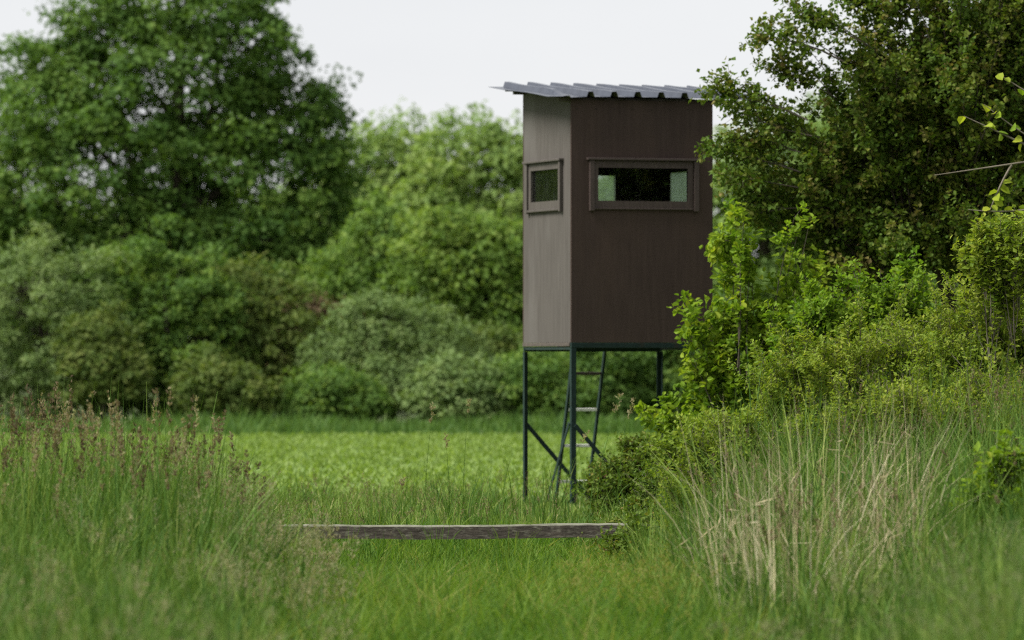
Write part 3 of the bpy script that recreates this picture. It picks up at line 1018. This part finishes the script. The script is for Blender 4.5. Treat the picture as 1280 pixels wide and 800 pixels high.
for x, y, rz, sc in ((-33, 103, .4, 1.7), (-37, 98, 2.4, 1.8), (-41, 94, 4.0, 1.8), (-45, 90, 5.5, 1.8), (-40, 101, 1.2, 1.9)):
    copy_tree(yngT, (x, y, 0), rz, "dense green young tree where the hedge goes on past the domed willow", sc, "young trees past the domed willow")
for x, y, rz, sc in ((-12.6, 101, 2.0, 1.0), (-17, 100, 4.0, 1.1), (-30, 96, 1.0, 1.3), (-36, 92, 3.0, 1.3), (-43, 86, 5.0, 1.3)):
    copy_tree(domS, (x, y, 0), rz, "grey-green willow shrub where the hedge goes on past the domed willow", sc, "shrubs past the domed willow")


# ------------------------------------------------------------------ the hedge on the right
def ell_boughs(lobes, n, root, inward=.35, sag=.08, zmin=None):
    """boughs from near the lobe's middle (towards the root) out to its lumpy surface"""
    B = []
    area = np.array([a[0] * a[2] for c, a in lobes])
    for i, (c, a) in enumerate(lobes):
        k = max(4, int(n * area[i] / area.sum()))
        d = dirs(k)
        rad = lumpy(d, 77 + i) * R.uniform(.55, 1.05, k)
        for j in range(k):
            e = c + d[j] * a * rad[j]
            s = c + (np.asarray(root) - c) * inward * R.uniform(.2, 1) + d[j] * a * .12
            if zmin is not None and e[2] < zmin:
                continue
            B.append((s, e, sag * R.uniform(-.3, 1.5)))
    return B


DH = 43.0
HL = lobes_px([(1210, 90, 150, 130, 0, .9), (1080, 150, 110, 90, -.1, .9), (1110, 40, 80, 80, 0, .9), (1020, 240, 90, 75, -.2, .9),
               (1090, 310, 110, 80, -.1, .9), (1230, 280, 130, 100, 0, .9), (1330, 170, 130, 130, .2, .9), (1060, 380, 80, 50, .2, .9), (1240, 0, 100, 80, 0, .9)], DH)
hroot = PX(1200, 470, DH + .2)
hb = ell_boughs(HL, 500, hroot, .45)
for s, e, sag in (((1060, 80), (962, 44), .10), ((1040, 120), (975, 85), .03), ((1010, 150), (893, 114), .05), ((1015, 170), (925, 140), -.02),
                  ((1000, 215), (897, 190), .06), ((1000, 235), (905, 222), .03), ((1090, 60), (1010, 20), .05), ((1120, 30), (1060, -5), .05),
                  ((1010, 260), (935, 270), .05), ((1000, 190), (930, 172), .04)):
    for _ in range(3):
        dy = R.uniform(-.6, .1)
        o = R.normal(0, .045, 3)
        hb.append((PX(*s, DH + dy), PX(*e, DH + dy) + o, sag))
hawthorn = bough_plant("hawthorn_tree", "dense dark hawthorn with brown-tinged leaves reaching over the hide's roof", "tree",
                       (hroot[0], hroot[1]), hb, G['haw'], twigs=14, per=18, tw_len=(.10, .30), leaf=.043, aspect=.8, stem_r=.009, up=.25,
                       t0=.30, tint_c=.50, tint_s=.36, spread=.024, wood_mat=G['bark'])
gt = Geo()
bb = np.array([hroot[0], hroot[1], float(gz(hroot[0], hroot[1]))])
add_tube(gt, [bb - [0, 0, .2], bb + [.05, 0, .5], bb + [.1, .05, 1.2], bb + [.05, 0, 2.0]], [.11, .085, .075, .05], 8)
for c, a in HL:
    s = bb + np.array([.08, 0, R.uniform(.5, 1.4)])
    add_tube(gt, bez(s, (s + c) / 2 + [0, 0, -.1], c, 6), np.linspace(.05, .012, 6), 6)
link("trunk", gt.mesh("trunk", bb, True), G['bark'], hawthorn)

# bright young elm in front of the hide's right edge
def shoots(lst, d, sag=.05, dy=.25, n=2, s=.05):
    B = []
    for (x0, y0, x1, y1) in lst:
        for _ in range(n):
            o = R.uniform(-dy, dy)
            B.append((PX(x0, y0, d + o), PX(x1, y1, d + o) + R.normal(0, s, 3), sag * R.uniform(-1, 1)))
    return B


eb = shoots([(925, 470, 927, 262), (922, 460, 922, 310), (934, 480, 944, 300), (960, 480, 1002, 282), (953, 480, 985, 320), (980, 500, 1015, 350),
             (912, 500, 894, 385), (902, 500, 860, 392), (892, 510, 867, 425), (922, 500, 902, 440), (941, 500, 941, 400), (960, 500, 956, 400),
             (892, 560, 837, 500), (902, 560, 822, 525), (902, 540, 872, 470), (922, 560, 902, 480), (941, 560, 934, 440), (882, 590, 822, 560),
             (941, 520, 960, 440), (902, 470, 912, 350), (928, 560, 882, 520), (912, 300, 898, 318), (941, 600, 960, 470), (922, 600, 872, 540)], 41.0, n=3)
bough_plant("elm_sapling", "bright yellow-green leafy sapling growing up against the hide's right edge", "sapling",
            PX(905, 0, 41.0)[:2], eb + [(np.append(PX(905, 0, 41.0)[:2], 0.05), PX(x, 480, 41.0), 0) for x in (890, 905, 930, 960)],
            G['elm'], twigs=10, per=12, tw_len=(.07, .19), leaf=.058, aspect=.62, stem_r=.006, up=.25, t0=.15, fine=True, tint_c=.45, tint_s=.35, spread=.02, jit=.7, wood_mat=G['bark'])

# fine-leaved bushes on the bank
def bush(name, label, lobes, d, mat, n, **kw):
    L = lobes_px(lobes, d)
    cx = np.mean([c[0] for c, a in L])
    root = np.array([cx, d, float(gz(cx, d))])
    B = ell_boughs(L, n, root, kw.pop('inward', .4), kw.pop('sag', .03), zmin=.05)
    B += [(root + R.normal(0, .06, 3) * [1, 1, 0], c, 0) for c, a in L]
    return bough_plant(name, label, "bush", (cx, d), B, mat, **kw)


fk = dict(twigs=13, per=18, tw_len=(.10, .28), leaf=.035, aspect=.45, stem_r=.006, up=.75, t0=.3, jit=.6, tint_c=.5, tint_s=.3, spread=.016)
bush("fine_leaved_bush", "yellow-green fine-leaved bush behind the dry straw stems", [(1010, 480, 100, 65, 0, .8), (1090, 450, 90, 80, 0, .8), (960, 530, 80, 55, 0, .8), (1060, 540, 110, 55, 0, .8)], 36.5, G['fine'], 150, **fk)
bush("fine_leaved_bush", "yellow-green fine-leaved bush under the hawthorn's dark lower branches", [(1180, 430, 90, 80, 0, .8), (1260, 400, 90, 95, 0, .8), (1220, 500, 120, 70, 0, .8), (1330, 430, 90, 110, 0, .8)], 34.5, G['fine'], 170, **fk)
bush("leafy_bush", "mid green leafy bush between the sapling and the hawthorn", [(1050, 400, 60, 45, 0, .8), (1120, 380, 60, 50, 0, .8), (1000, 430, 50, 45, 0, .8)], 38.5, G['elm'], 70,
     **{**fk, 'leaf': .045, 'aspect': .6, 'per': 15, 'tint_c': .25})
bush("leafy_bush", "tall light green leafy shoots beside the branch with round leaves", [(1230, 330, 45, 45, 0, .8), (1280, 320, 50, 50, 0, .8)], 33.5, G['fine'], 50,
     **{**fk, 'leaf': .040, 'aspect': .6, 'per': 16, 'tint_c': .5})
bk = dict(twigs=11, per=18, tw_len=(.08, .22), leaf=.034, aspect=.65, stem_r=.005, up=.5, t0=.2, tint_c=.42, tint_s=.3, spread=.02)
bush("bramble_bush", "low bramble with some reddish leaves beside the hide's ladder", [(800, 585, 55, 40, 0, .8), (765, 615, 45, 28, 0, .8), (840, 600, 55, 45, 0, .8), (800, 630, 70, 25, 0, .8)], 40.5, G['bramble'], 110, **bk)
bush("bramble_bush", "low tangled bramble at the right end of the barrier beam", [(850, 650, 60, 45, 0, .8), (800, 670, 45, 25, 0, .8), (900, 630, 70, 55, 0, .8), (830, 620, 40, 35, .5, .8)], 34.0, G['bramble'], 120, **bk)
bush("bramble_bush", "low green bush under the bright sapling", [(870, 570, 55, 40, 0, .8), (910, 560, 60, 50, 0, .8)], 39.0, G['fine'], 80, **bk)


bush("bramble_bush", "low leafy growth hiding the foot of the beam's right end", [(800, 695, 45, 26, 0, .8), (850, 680, 55, 38, 0, .8), (895, 690, 50, 45, 0, .8)], 31.3, G['bramble'], 80, **bk)


bush("leafy_weed", "broad-leaved green weed standing among the grass on the bank", [(1248, 600, 26, 26, 0, .8), (1228, 640, 20, 24, 0, .8)], 26.5, G['elm'], 14,
     **{**fk, 'leaf': .050, 'aspect': .6, 'per': 8, 'twigs': 8, 'tint_c': .35})
bush("leafy_weed", "tall mixed weeds where the grass bank meets the bramble by the beam", [(880, 590, 45, 50, 0, .8), (930, 570, 50, 50, 0, .8), (860, 640, 40, 40, 0, .8)], 30.5, G['fine'], 60,
     **{**fk, 'leaf': .034, 'per': 14, 'twigs': 10, 'tint_c': .45})
bush("leafy_weed", "yellow-green weeds growing up through the tall bank grass below the hawthorn", [(1150, 525, 90, 45, 0, .8), (1250, 530, 75, 70, 0, .8), (1050, 530, 60, 40, 0, .8), (1190, 580, 60, 45, 0, .8)], 31.0, G['fine'], 110,
     **{**fk, 'leaf': .030, 'per': 16, 'twigs': 10, 'tint_c': .55})


# a branch with large round leaves reaching in from the right; each leaf is a part
def round_leaf_branch():
    d = 30.0
    b0 = PX(1330, 190, d)
    r = thing("hazel_branch", (b0[0], d, b0[2]), "bare brown branch with a few large round light green leaves", "branch")
    g = Geo()
    tips = [((1330, 195), (1265, 205), (1168, 219)), ((1330, 190), (1290, 180), (1230, 130)), ((1300, 190), (1260, 170), (1205, 145)),
            ((1330, 250), (1280, 270), (1210, 262)), ((1265, 206), (1250, 230), (1238, 262)), ((1330, 140), (1290, 120), (1248, 92))]
    # a stem from the ground carries the twigs, outside the photograph
    add_tube(g, [np.array([b0[0] + .25, d, -.1]), np.array([b0[0] + .2, d, 1.2]), PX(1330, 220, d), PX(1325, 130, d)], [.022, .017, .012, .006], 6)
    P = []
    for a, b, c in tips:
        pts = bez(PX(*a, d), PX(*b, d), PX(*c, d), 8)
        add_tube(g, pts, np.linspace(.008, .0022, 8), 5)
        P.append(pts)
    link("twig", g.mesh("twig", b0, True), G['twig'], r)
    meshes = []
    for k in range(4):
        gl = Geo()
        add_leaves(gl, np.zeros((1, 3)), np.array([[1., 0, 0]]), np.array([[0, 0, 1.]]), 1.0, .82 + .08 * k / 3, np.array([.4 + .2 * k]), .06 + .03 * k, True)
        me = gl.mesh("round_leaf")
        me.materials.append(G['elm'])
        meshes.append(me)
    for i, pts in enumerate(P):
        nl = 4 if i == 0 else 8
        for j in range(nl):
            t = (R.uniform(.25, 1) if i else R.uniform(0, .45)) * 7
            a = int(min(6, t))
            p = pts[a] + (pts[a + 1] - pts[a]) * (t - a)
            o = bpy.data.objects.new("leaf", meshes[R.integers(4)])
            COL.objects.link(o)
            o.parent = r
            o.location = tuple(p - b0)
            o.rotation_euler = (R.normal(.5, .5), R.normal(.25, .4), R.uniform(0, 6.28))
            s = R.uniform(.045, .072)
            o.scale = (s, s, s)


round_leaf_branch()

# hedge copies beside the camera's view, so that windows reflect leaves there instead of open sky
for (x, y, rz, s) in ((7.4, 36.8, .4, 1.1), (9.0, 32.8, 5.2, 1.15), (7.6, 39.5, 1.0, 1.05), (8.6, 35.0, 2.3, 1.1), (9.6, 30.5, 3.6, 1.1), (10.6, 26.5, 4.4, 1.15)):
    copy_tree(hawthorn, (x, y, float(gz(x, y))), rz, "dense hawthorn further along the hedge towards the track entrance", s)

# ------------------------------------------------------------------ grasses and crop
def scatter(y0, y1, xl, xr, dens, clump=0.0, cs=.12):
    """random ground points between two depths; xl, xr are functions of depth; clump gathers them in tufts"""
    ymid = np.linspace(y0, y1, 60)
    wmax = np.max(xr(ymid)) - np.min(xl(ymid))
    n = int(dens * (y1 - y0) * wmax)
    x = R.uniform(np.min(xl(ymid)), np.max(xr(ymid)), n)
    y = R.uniform(y0, y1, n)
    if clump > 0:
        k = max(8, int(n / 22))
        cx = R.uniform(np.min(xl(ymid)), np.max(xr(ymid)), k)
        cy = R.uniform(y0, y1, k)
        j = R.integers(0, k, n)
        sel = R.random(n) < clump
        x = np.where(sel, cx[j] + R.normal(0, cs, n), x)
        y = np.where(sel, cy[j] + R.normal(0, cs, n), y)
    ok = (x > xl(y)) & (x < xr(y)) & (y > y0) & (y < y1)
    x, y = x[ok], y[ok]
    return np.stack([x, y, gz(x, y) - .01], 1)


def fx(px):
    """x on the sight line of photo column px, as a function of depth"""
    return lambda y: (px - 640) / FPX * y


def patch(x, y, s, seed=0):
    return .5 + .5 * np.sin(x * s + seed + 1.3 * np.sin(y * s * .6 + seed)) * np.cos(y * s * .8 + .7 * seed)


def grass(name, label, geo, mat, **kw):
    return link(name, geo.mesh(name), mat, None, kind="stuff", label=label, category="grass", **kw)


def blades_on(g, P, h, hs=.25, lean=(.1, .55), w=(.003, .006), tc=.4, ts=.2, segs=3, wind=None):
    n = len(P)
    H = h * np.clip(R.normal(1, hs, n), .35, 1.6)
    az = R.uniform(0, 2 * math.pi, n) if wind is None else R.normal(wind, 1.0, n)
    add_blades(g, P, H, R.uniform(*lean, n), az, R.uniform(*w, n), tc + R.normal(0, ts, n), segs)


def tufts(g, P, nper, rad, h, w=(.004, .010), tc=.4, tvar=.25, lean=(.15, .8), hvar=.35, segs=3):
    """bunches of blades fanning out of one foot, each bunch with its own height and colour"""
    k = len(P)
    if k == 0:
        return
    n = k * nper
    j = np.repeat(np.arange(k), nper)
    a = R.uniform(0, 2 * math.pi, n)
    r = rad * np.sqrt(R.random(n))
    Q = P[j] + np.stack([r * np.cos(a), r * np.sin(a), 0 * r], 1)
    hh = (h * np.clip(R.normal(1, hvar, k), .4, 1.9))[j] * R.uniform(.5, 1.15, n)
    tt = (tc + R.normal(0, tvar, k))[j] + R.normal(0, .08, n)
    ww = (R.uniform(.7, 1.4, k))[j] * R.uniform(*w, n)
    add_blades(g, Q, hh, R.uniform(*lean, n), a + R.normal(0, .7, n), ww, np.clip(tt, 0, .88), segs)


# the mown track, lush and short
g = Geo()
P = scatter(20, 37, lambda y: fx(330)(y), fx(940), 620, .65, .07)
pt = patch(P[:, 0], P[:, 1], 2.3, 1)
p2 = patch(P[:, 0], P[:, 1], 9.0, 3)
dip = 1 - .45 * sstep(26, 29, P[:, 1])
blades_on(g, P, (.11 + .12 * pt + .10 * p2 ** 3) * dip, .4, (.15, .95), (.003, .009), .12 + .36 * pt + .36 * p2, .24, 2)
P = scatter(20, 36, fx(430), fx(900), 120, .7, .08)
blades_on(g, P, .26 * (1 - .5 * sstep(26, 29, P[:, 1])), .3, (.3, .9), (.005, .009), .45, .25, 3)
P = scatter(20.5, 36, lambda y: fx(400)(y), fx(900), 20)
tufts(g, P, 30, .06, .21 * (1 - .5 * sstep(26, 29.5, P[:, 1]) * (1 - sstep(32, 34, P[:, 1]))), (.004, .009), .35, .30, (.2, .95), .4)
P = scatter(31.2, 31.9, fx(330), fx(790), 14)
tufts(g, P, 22, .05, .21, (.004, .007), .45, .2, (.1, .6), .3)
P = scatter(21, 29, fx(700), fx(880), 45, .6, .12)
n = len(P)
H, le, az = R.uniform(.16, .40, n), R.uniform(.05, .5, n), R.uniform(0, 6.28, n)
add_blades(g, P, H, le, az, np.full(n, .0025), R.normal(.8, .15, n), 3)
add_heads(g, P, H, le, az, R.uniform(.85, 1, n), .35, .022, 36, .010, nb=9)
grass("track_grass", "short lush green grass covering the track around the beam", g, G['lush'])

# rough verge between the beam and the field
g = Geo()
P = scatter(34, 47.5, fx(200), fx(880), 420, .6, .12)
pt = patch(P[:, 0], P[:, 1], 1.7, 4)
ppx = P[:, 0] / P[:, 1] * FPX + 640
low = np.interp(ppx, [0, 560, 630, 740, 780, 900], [1, 1, .55, .55, 1.1, 1.3]) * np.interp(P[:, 1], [34, 37, 46], [.6, 1, .8])
blades_on(g, P, (.09 + .13 * pt) * low, .35, (.1, .7), (.005, .011), .36 + .25 * pt, .25, 2)
P = scatter(36, 46.5, fx(500), fx(860), 16, .8, .06)
blades_on(g, P, .38, .35, (.05, .45), (.005, .010), .35, .2, 3)
P = scatter(37, 40.5, fx(490), fx(610), 70, .8, .07)
blades_on(g, P, .34, .35, (.05, .5), (.005, .010), .30, .15, 3)
P = scatter(34, 46, fx(200), fx(860), 5)
tufts(g, P, 30, .07, .20 * np.interp(P[:, 0] / P[:, 1] * FPX + 640, [0, 600, 640, 740, 780], [1, 1, .6, .6, 1.2]), (.005, .010), .35, .25, (.1, .7), .4)
grass("verge_grass", "rough mixed grass between the beam and the crop field", g, G['grass'])
g = Geo()
gs = Geo()
P = scatter(36, 46, fx(100), fx(720), 9, .7, .2)
n = len(P)
H, le, az = R.uniform(.18, .36, n), R.uniform(.02, .3, n), R.uniform(0, 6.28, n)
add_blades(gs, P, H, le, az, np.full(n, .0022), R.normal(.4, .1, n), 3)
add_heads(gs, P, H, le, az, R.uniform(.0, .5, n), .35, .020, 34, .010)
grass("verge_seed_grass", "reddish seeding grass between the beam and the crop field", gs, G['pan'])

# crop rows
g = Geo()
C = scatter(47.2, 86, lambda y: -.108 * y - 1.2, lambda y: .108 * y + 1.2, 9.5)
k, m = len(C), 15
a = R.uniform(0, 6.28, (k, m))
el = R.uniform(.3, 1.2, (k, m))
sc = R.normal(1, .18, (k, 1)).clip(.6, 1.5)
T = np.stack([np.cos(a) * np.cos(el), np.sin(a) * np.cos(el), np.sin(el)], -1)
P = C[:, None] + T * .05 + R.normal(0, .07, (k, m, 3)) * [1, 1, 0]
N = nrm(np.array([0, 0, 1.]) - T * .3 + R.normal(0, .35, (k, m, 3)))
L = (.062 * sc * R.uniform(.6, 1.3, (k, m))).ravel()
add_leaves(g, P.reshape(-1, 3), T.reshape(-1, 3), N.reshape(-1, 3), L, L * .55, (.45 + R.normal(0, .22, (k, m)) + R.normal(0, .1, (k, 1))).ravel(), .2)
link("crop", g.mesh("crop"), G['crop'], None, kind="stuff", label="low broad-leaved green crop filling the field", category="crop")

# tall unmown strip at the foot of the far shrubs
g = Geo()
P = scatter(86.2, 101, lambda y: -13 + 0 * y, lambda y: 9 + 0 * y, 50, .6, .25)
blades_on(g, P, .10 + .24 * patch(P[:, 0], P[:, 1], 1.1, 2), .3, (.1, .6), (.02, .045), .35, .22, 2)
grass("far_verge_grass", "tall grass strip at the foot of the far shrubs", g, G['farverge'])


# left: tall seeding meadow grass
def left_h(x, y):
    px = x / y * FPX + 640
    h = np.interp(y, [14, 18, 22, 25, 27, 31], [.48, .44, .46, .64, .86, .90])
    return h * np.interp(px, [0, 230, 300, 350, 420, 470], [1.0, 1.0, .84, .58, .48, .30])


edge = lambda y: (np.interp(y, [14, 22, 27, 31], [480, 450, 375, 295]) - 640) / FPX * y
g = Geo()
P = scatter(14, 31, lambda y: fx(0)(y) - .6, edge, 300, .7, .07)
h = left_h(P[:, 0], P[:, 1]) * .78
blades_on(g, P, h, .28, (.02, .45), (.004, .012), .22 + .3 * patch(P[:, 0], P[:, 1], 7.0, 5), .17, 3)
P = scatter(14, 31, lambda y: fx(0)(y) - .6, edge, 230, .6, .09)
blades_on(g, P, left_h(P[:, 0], P[:, 1]) * .5, .3, (.3, .9), (.004, .008), .40, .2, 3)
P = scatter(15, 30.5, lambda y: fx(0)(y) - .4, edge, 16)
tufts(g, P, 26, .07, left_h(P[:, 0], P[:, 1]) * .85, (.006, .014), .33, .26, (.05, .55), .2, 4)
grass("meadow_grass", "tall green meadow grass left of the track", g, G['grass'])
gs, gh = Geo(), Geo()
P = scatter(25.5, 31, lambda y: fx(0)(y) - .3, lambda y: np.minimum(edge(y), fx(325)(y)), 23, .35, .16)
n = len(P)
H = left_h(P[:, 0], P[:, 1]) * np.clip(R.normal(.98, .14, n), .6, 1.22)
le, az = R.uniform(.0, .16, n), R.uniform(0, 6.28, n)
add_blades(gs, P, H, le, az, np.full(n, .003), R.normal(.55, .12, n), 4)
add_heads(gh, P, H, le, az, np.clip(R.normal(.38, .25, n), 0, 1), .18, .0125, 126, .0125, nb=18)
# airy pale panicles, lower and nearer
P = scatter(15, 29, lambda y: fx(0)(y) - .3, edge, 17, .5, .12)
n = len(P)
H = left_h(P[:, 0], P[:, 1]) * np.clip(R.normal(.92, .12, n), .6, 1.2)
le, az = R.uniform(.02, .35, n), R.uniform(0, 6.28, n)
add_blades(gs, P, H, le, az, np.full(n, .0022), R.normal(.6, .12, n), 3)
ga = Geo()
add_heads(ga, P, H, le, az, R.uniform(.2, .9, n), .24, .038, 80, .009, 1.0, nb=16)
P = scatter(22.5, 29.0, fx(270), lambda y: (np.interp(y, [22, 27, 30], [450, 425, 380]) - 640) / FPX * y, 52, .4, .1)
n = len(P)
H = np.clip(left_h(P[:, 0], P[:, 1]), .26, .44) * R.uniform(.7, 1.2, n)
le, az = R.uniform(.02, .4, n), R.uniform(0, 6.28, n)
add_blades(gs, P, H, le, az, np.full(n, .0024), R.normal(.65, .12, n), 3)
add_heads(ga, P, H, le, az, R.uniform(.45, 1, n), .30, .026, 70, .010, 1.0, nb=14)
grass("meadow_stems", "upright stems of the seeding meadow grass left of the track", gs, G['grass'])
grass("seed_heads", "brown seed heads of the tall meadow grass left of the track", gh, G['pan'])
grass("airy_panicles", "pale airy panicles of the lower meadow grass left of the track", ga, G['airy'])

# right: tall green grass with dry straw on the bank
def right_h(x, y):
    px = x / y * FPX + 640
    near = np.interp(px, [850, 1050, 1180, 1280], [.12, .22, .42, .52])
    far = np.interp(y, [22, 24, 26, 28, 33], [.30, .42, .58, .82, .95]) * np.interp(px, [760, 830, 900, 960, 1280], [.30, .50, .85, 1.0, 1.0])
    return near + (far - near) * sstep(20.5, 24.0, y)


redge = lambda y: (np.interp(y, [14, 19, 23, 27, 33], [1010, 940, 850, 800, 800]) - 640) / FPX * y
g = Geo()
P = scatter(15, 33.5, redge, lambda y: fx(1280)(y) + .6, 380, .7, .07)
blades_on(g, P, right_h(P[:, 0], P[:, 1]) * .85, .25, (.02, .5), (.003, .011), .24 + .3 * patch(P[:, 0], P[:, 1], 7.0, 8), .17, 3)
P = scatter(15, 33.5, redge, lambda y: fx(1280)(y) + .6, 200, .6, .09)
blades_on(g, P, right_h(P[:, 0], P[:, 1]) * .5, .3, (.3, .9), (.004, .009), .40, .2, 3)
P = scatter(15, 32, redge, lambda y: fx(1280)(y) + .4, 15)
tufts(g, P, 26, .07, right_h(P[:, 0], P[:, 1]) * .9, (.006, .013), .36, .26, (.05, .6), .25, 3)
grass("bank_grass", "tall green grass on the bank right of the track", g, G['grass'])
gs, gh, ga = Geo(), Geo(), Geo()
P = scatter(24, 32, fx(880), lambda y: fx(1280)(y) + .3, 13, .5, .14)
n = len(P)
H = right_h(P[:, 0], P[:, 1]) * np.clip(R.normal(1.0, .12, n), .7, 1.25)
le, az = R.uniform(.0, .2, n), R.uniform(0, 6.28, n)
add_blades(gs, P, H, le, az, np.full(n, .0026), R.normal(.55, .12, n), 4)
add_heads(gh, P, H, le, az, np.clip(R.normal(.3, .2, n), 0, 1), .15, .012, 60, .011)
P = scatter(16, 24, lambda y: np.maximum(redge(y), fx(860)(y)), lambda y: fx(1280)(y) + .3, 30, .5, .12)
n = len(P)
H = right_h(P[:, 0], P[:, 1]) * np.clip(R.normal(.95, .12, n), .6, 1.2)
le, az = R.uniform(.02, .35, n), R.uniform(0, 6.28, n)
add_blades(gs, P, H, le, az, np.full(n, .0022), R.normal(.6, .12, n), 3)
add_heads(ga, P, H, le, az, R.uniform(.0, .6, n), .26, .034, 80, .009, 1.0, nb=16)
grass("bank_stems", "upright stems of the seeding grass on the bank", gs, G['grass'])
grass("bank_seed_heads", "small brown seed heads of the grass on the bank", gh, G['pan'])
grass("bank_panicles", "pale airy panicles of the grass low on the bank", ga, G['airy'])
# last year's dry straw
g = Geo()
P = scatter(24.3, 28, fx(880), fx(1150), 85, .75, .10)
n = len(P)
H = np.interp(P[:, 1], [23.8, 27.5], [.80, 1.0]) * R.uniform(.45, 1.15, n)
az = np.where(R.random(n) < np.interp(P[:, 0] / P[:, 1] * FPX + 640, [900, 1000, 1200], [.9, .6, .2]), R.normal(math.pi, .6, n), R.normal(0, .6, n))
add_blades(g, P, H, R.uniform(.0, 1, n) ** 1.5 * .75, az, R.uniform(.003, .0052, n), R.normal(.55, .25, n), 5)
# the longest stems, nearly straight
P2 = scatter(25.5, 28.5, fx(890), fx(1170), 12, .5, .12)
n2 = len(P2)
az2 = np.where(P2[:, 0] / P2[:, 1] * FPX + 640 < 1010, R.normal(math.pi, .5, n2), R.normal(0, .5, n2))
add_blades(g, P2, R.uniform(.85, 1.08, n2), R.uniform(0, .35, n2), az2, R.uniform(.004, .006, n2), R.normal(.75, .15, n2), 5)
P3 = scatter(23.2, 25.2, fx(895), fx(1120), 75, .6, .10)
n3 = len(P3)
az3 = np.where(P3[:, 0] / P3[:, 1] * FPX + 640 < 1000, R.normal(math.pi, .7, n3), R.normal(0, .7, n3))
add_blades(g, P3, R.uniform(.35, .80, n3), R.random(n3) ** 1.5 * .7, az3, R.uniform(.003, .0048, n3), R.normal(.55, .22, n3), 4)
# broken dead leaves hanging on the straw
j = R.integers(0, n, 420)
t = R.uniform(.2, .75, 420)
q = P[j] + np.stack([R.normal(0, .06, 420), R.normal(0, .06, 420), H[j] * t], 1)
add_leaves(g, q, np.stack([R.normal(0, 1, 420), R.normal(0, .6, 420), R.normal(-.5, .7, 420)], 1), R.normal(0, 1, (420, 3)), R.uniform(.04, .16, 420), R.uniform(.004, .008, 420), R.normal(.5, .2, 420), .3)
grass("dry_straw", "dry pale straw stems standing in the grass on the bank", g, G['straw'])


# single tall stalks in front of the field and the ladder
def stalk(px, top, d, tilt, label, rad=.022, frac=.16, tc=.7, leaves=3):
    x = PX(px, 0, d)[0]
    z = float(gz(x, d))
    H = np.array([PX(px, top, d)[2] - z])
    r = thing("grass_stalk", (x, d, z), label, "grass stalk", "single grass stalks by the field")
    P = np.array([[0, 0, -.02]])
    le, az = np.array([abs(tilt)]), np.array([0.0 if tilt > 0 else math.pi])
    g1, g2 = Geo(), Geo()
    for tw in (0.3, 1.9):
        add_blades(g1, P, H, le, az, np.array([.0055]), np.array([.45]), 6, np.array([tw]))
    add_heads(g2, P, H, le, az, np.array([tc]), frac, rad, 128, .013, nb=16)
    b = np.stack([blade_tip(P, H, le, az, t)[0] for t in (.2, .4, .55)][:leaves])
    add_blades(g1, b, np.array([.26, .22, .18])[:leaves], np.full(leaves, .7), np.array([.4, 3.4, 1.2])[:leaves], np.full(leaves, .009), np.full(leaves, .4), 4)
    link("stem", g1.mesh("stem"), G['grass'], r)
    link("seed_head", g2.mesh("seed_head"), G['pan'], r)


lab = "single tall grass stalk with pale seed head standing before the crop field"
stalk(530, 496, 38.0, .07, lab)
stalk(578, 482, 38.6, .05, lab)
stalk(563, 536, 38.3, -.05, lab)
stalk(497, 590, 38.0, .1, lab, .018)
lab2 = "single tall grass stalk with seed head in front of the hide's ladder"
stalk(744, 474, 39.5, .18, lab2, .030)
stalk(700, 520, 39.2, .25, lab2, .016)
stalk(770, 486, 39.8, .12, lab2, .026)
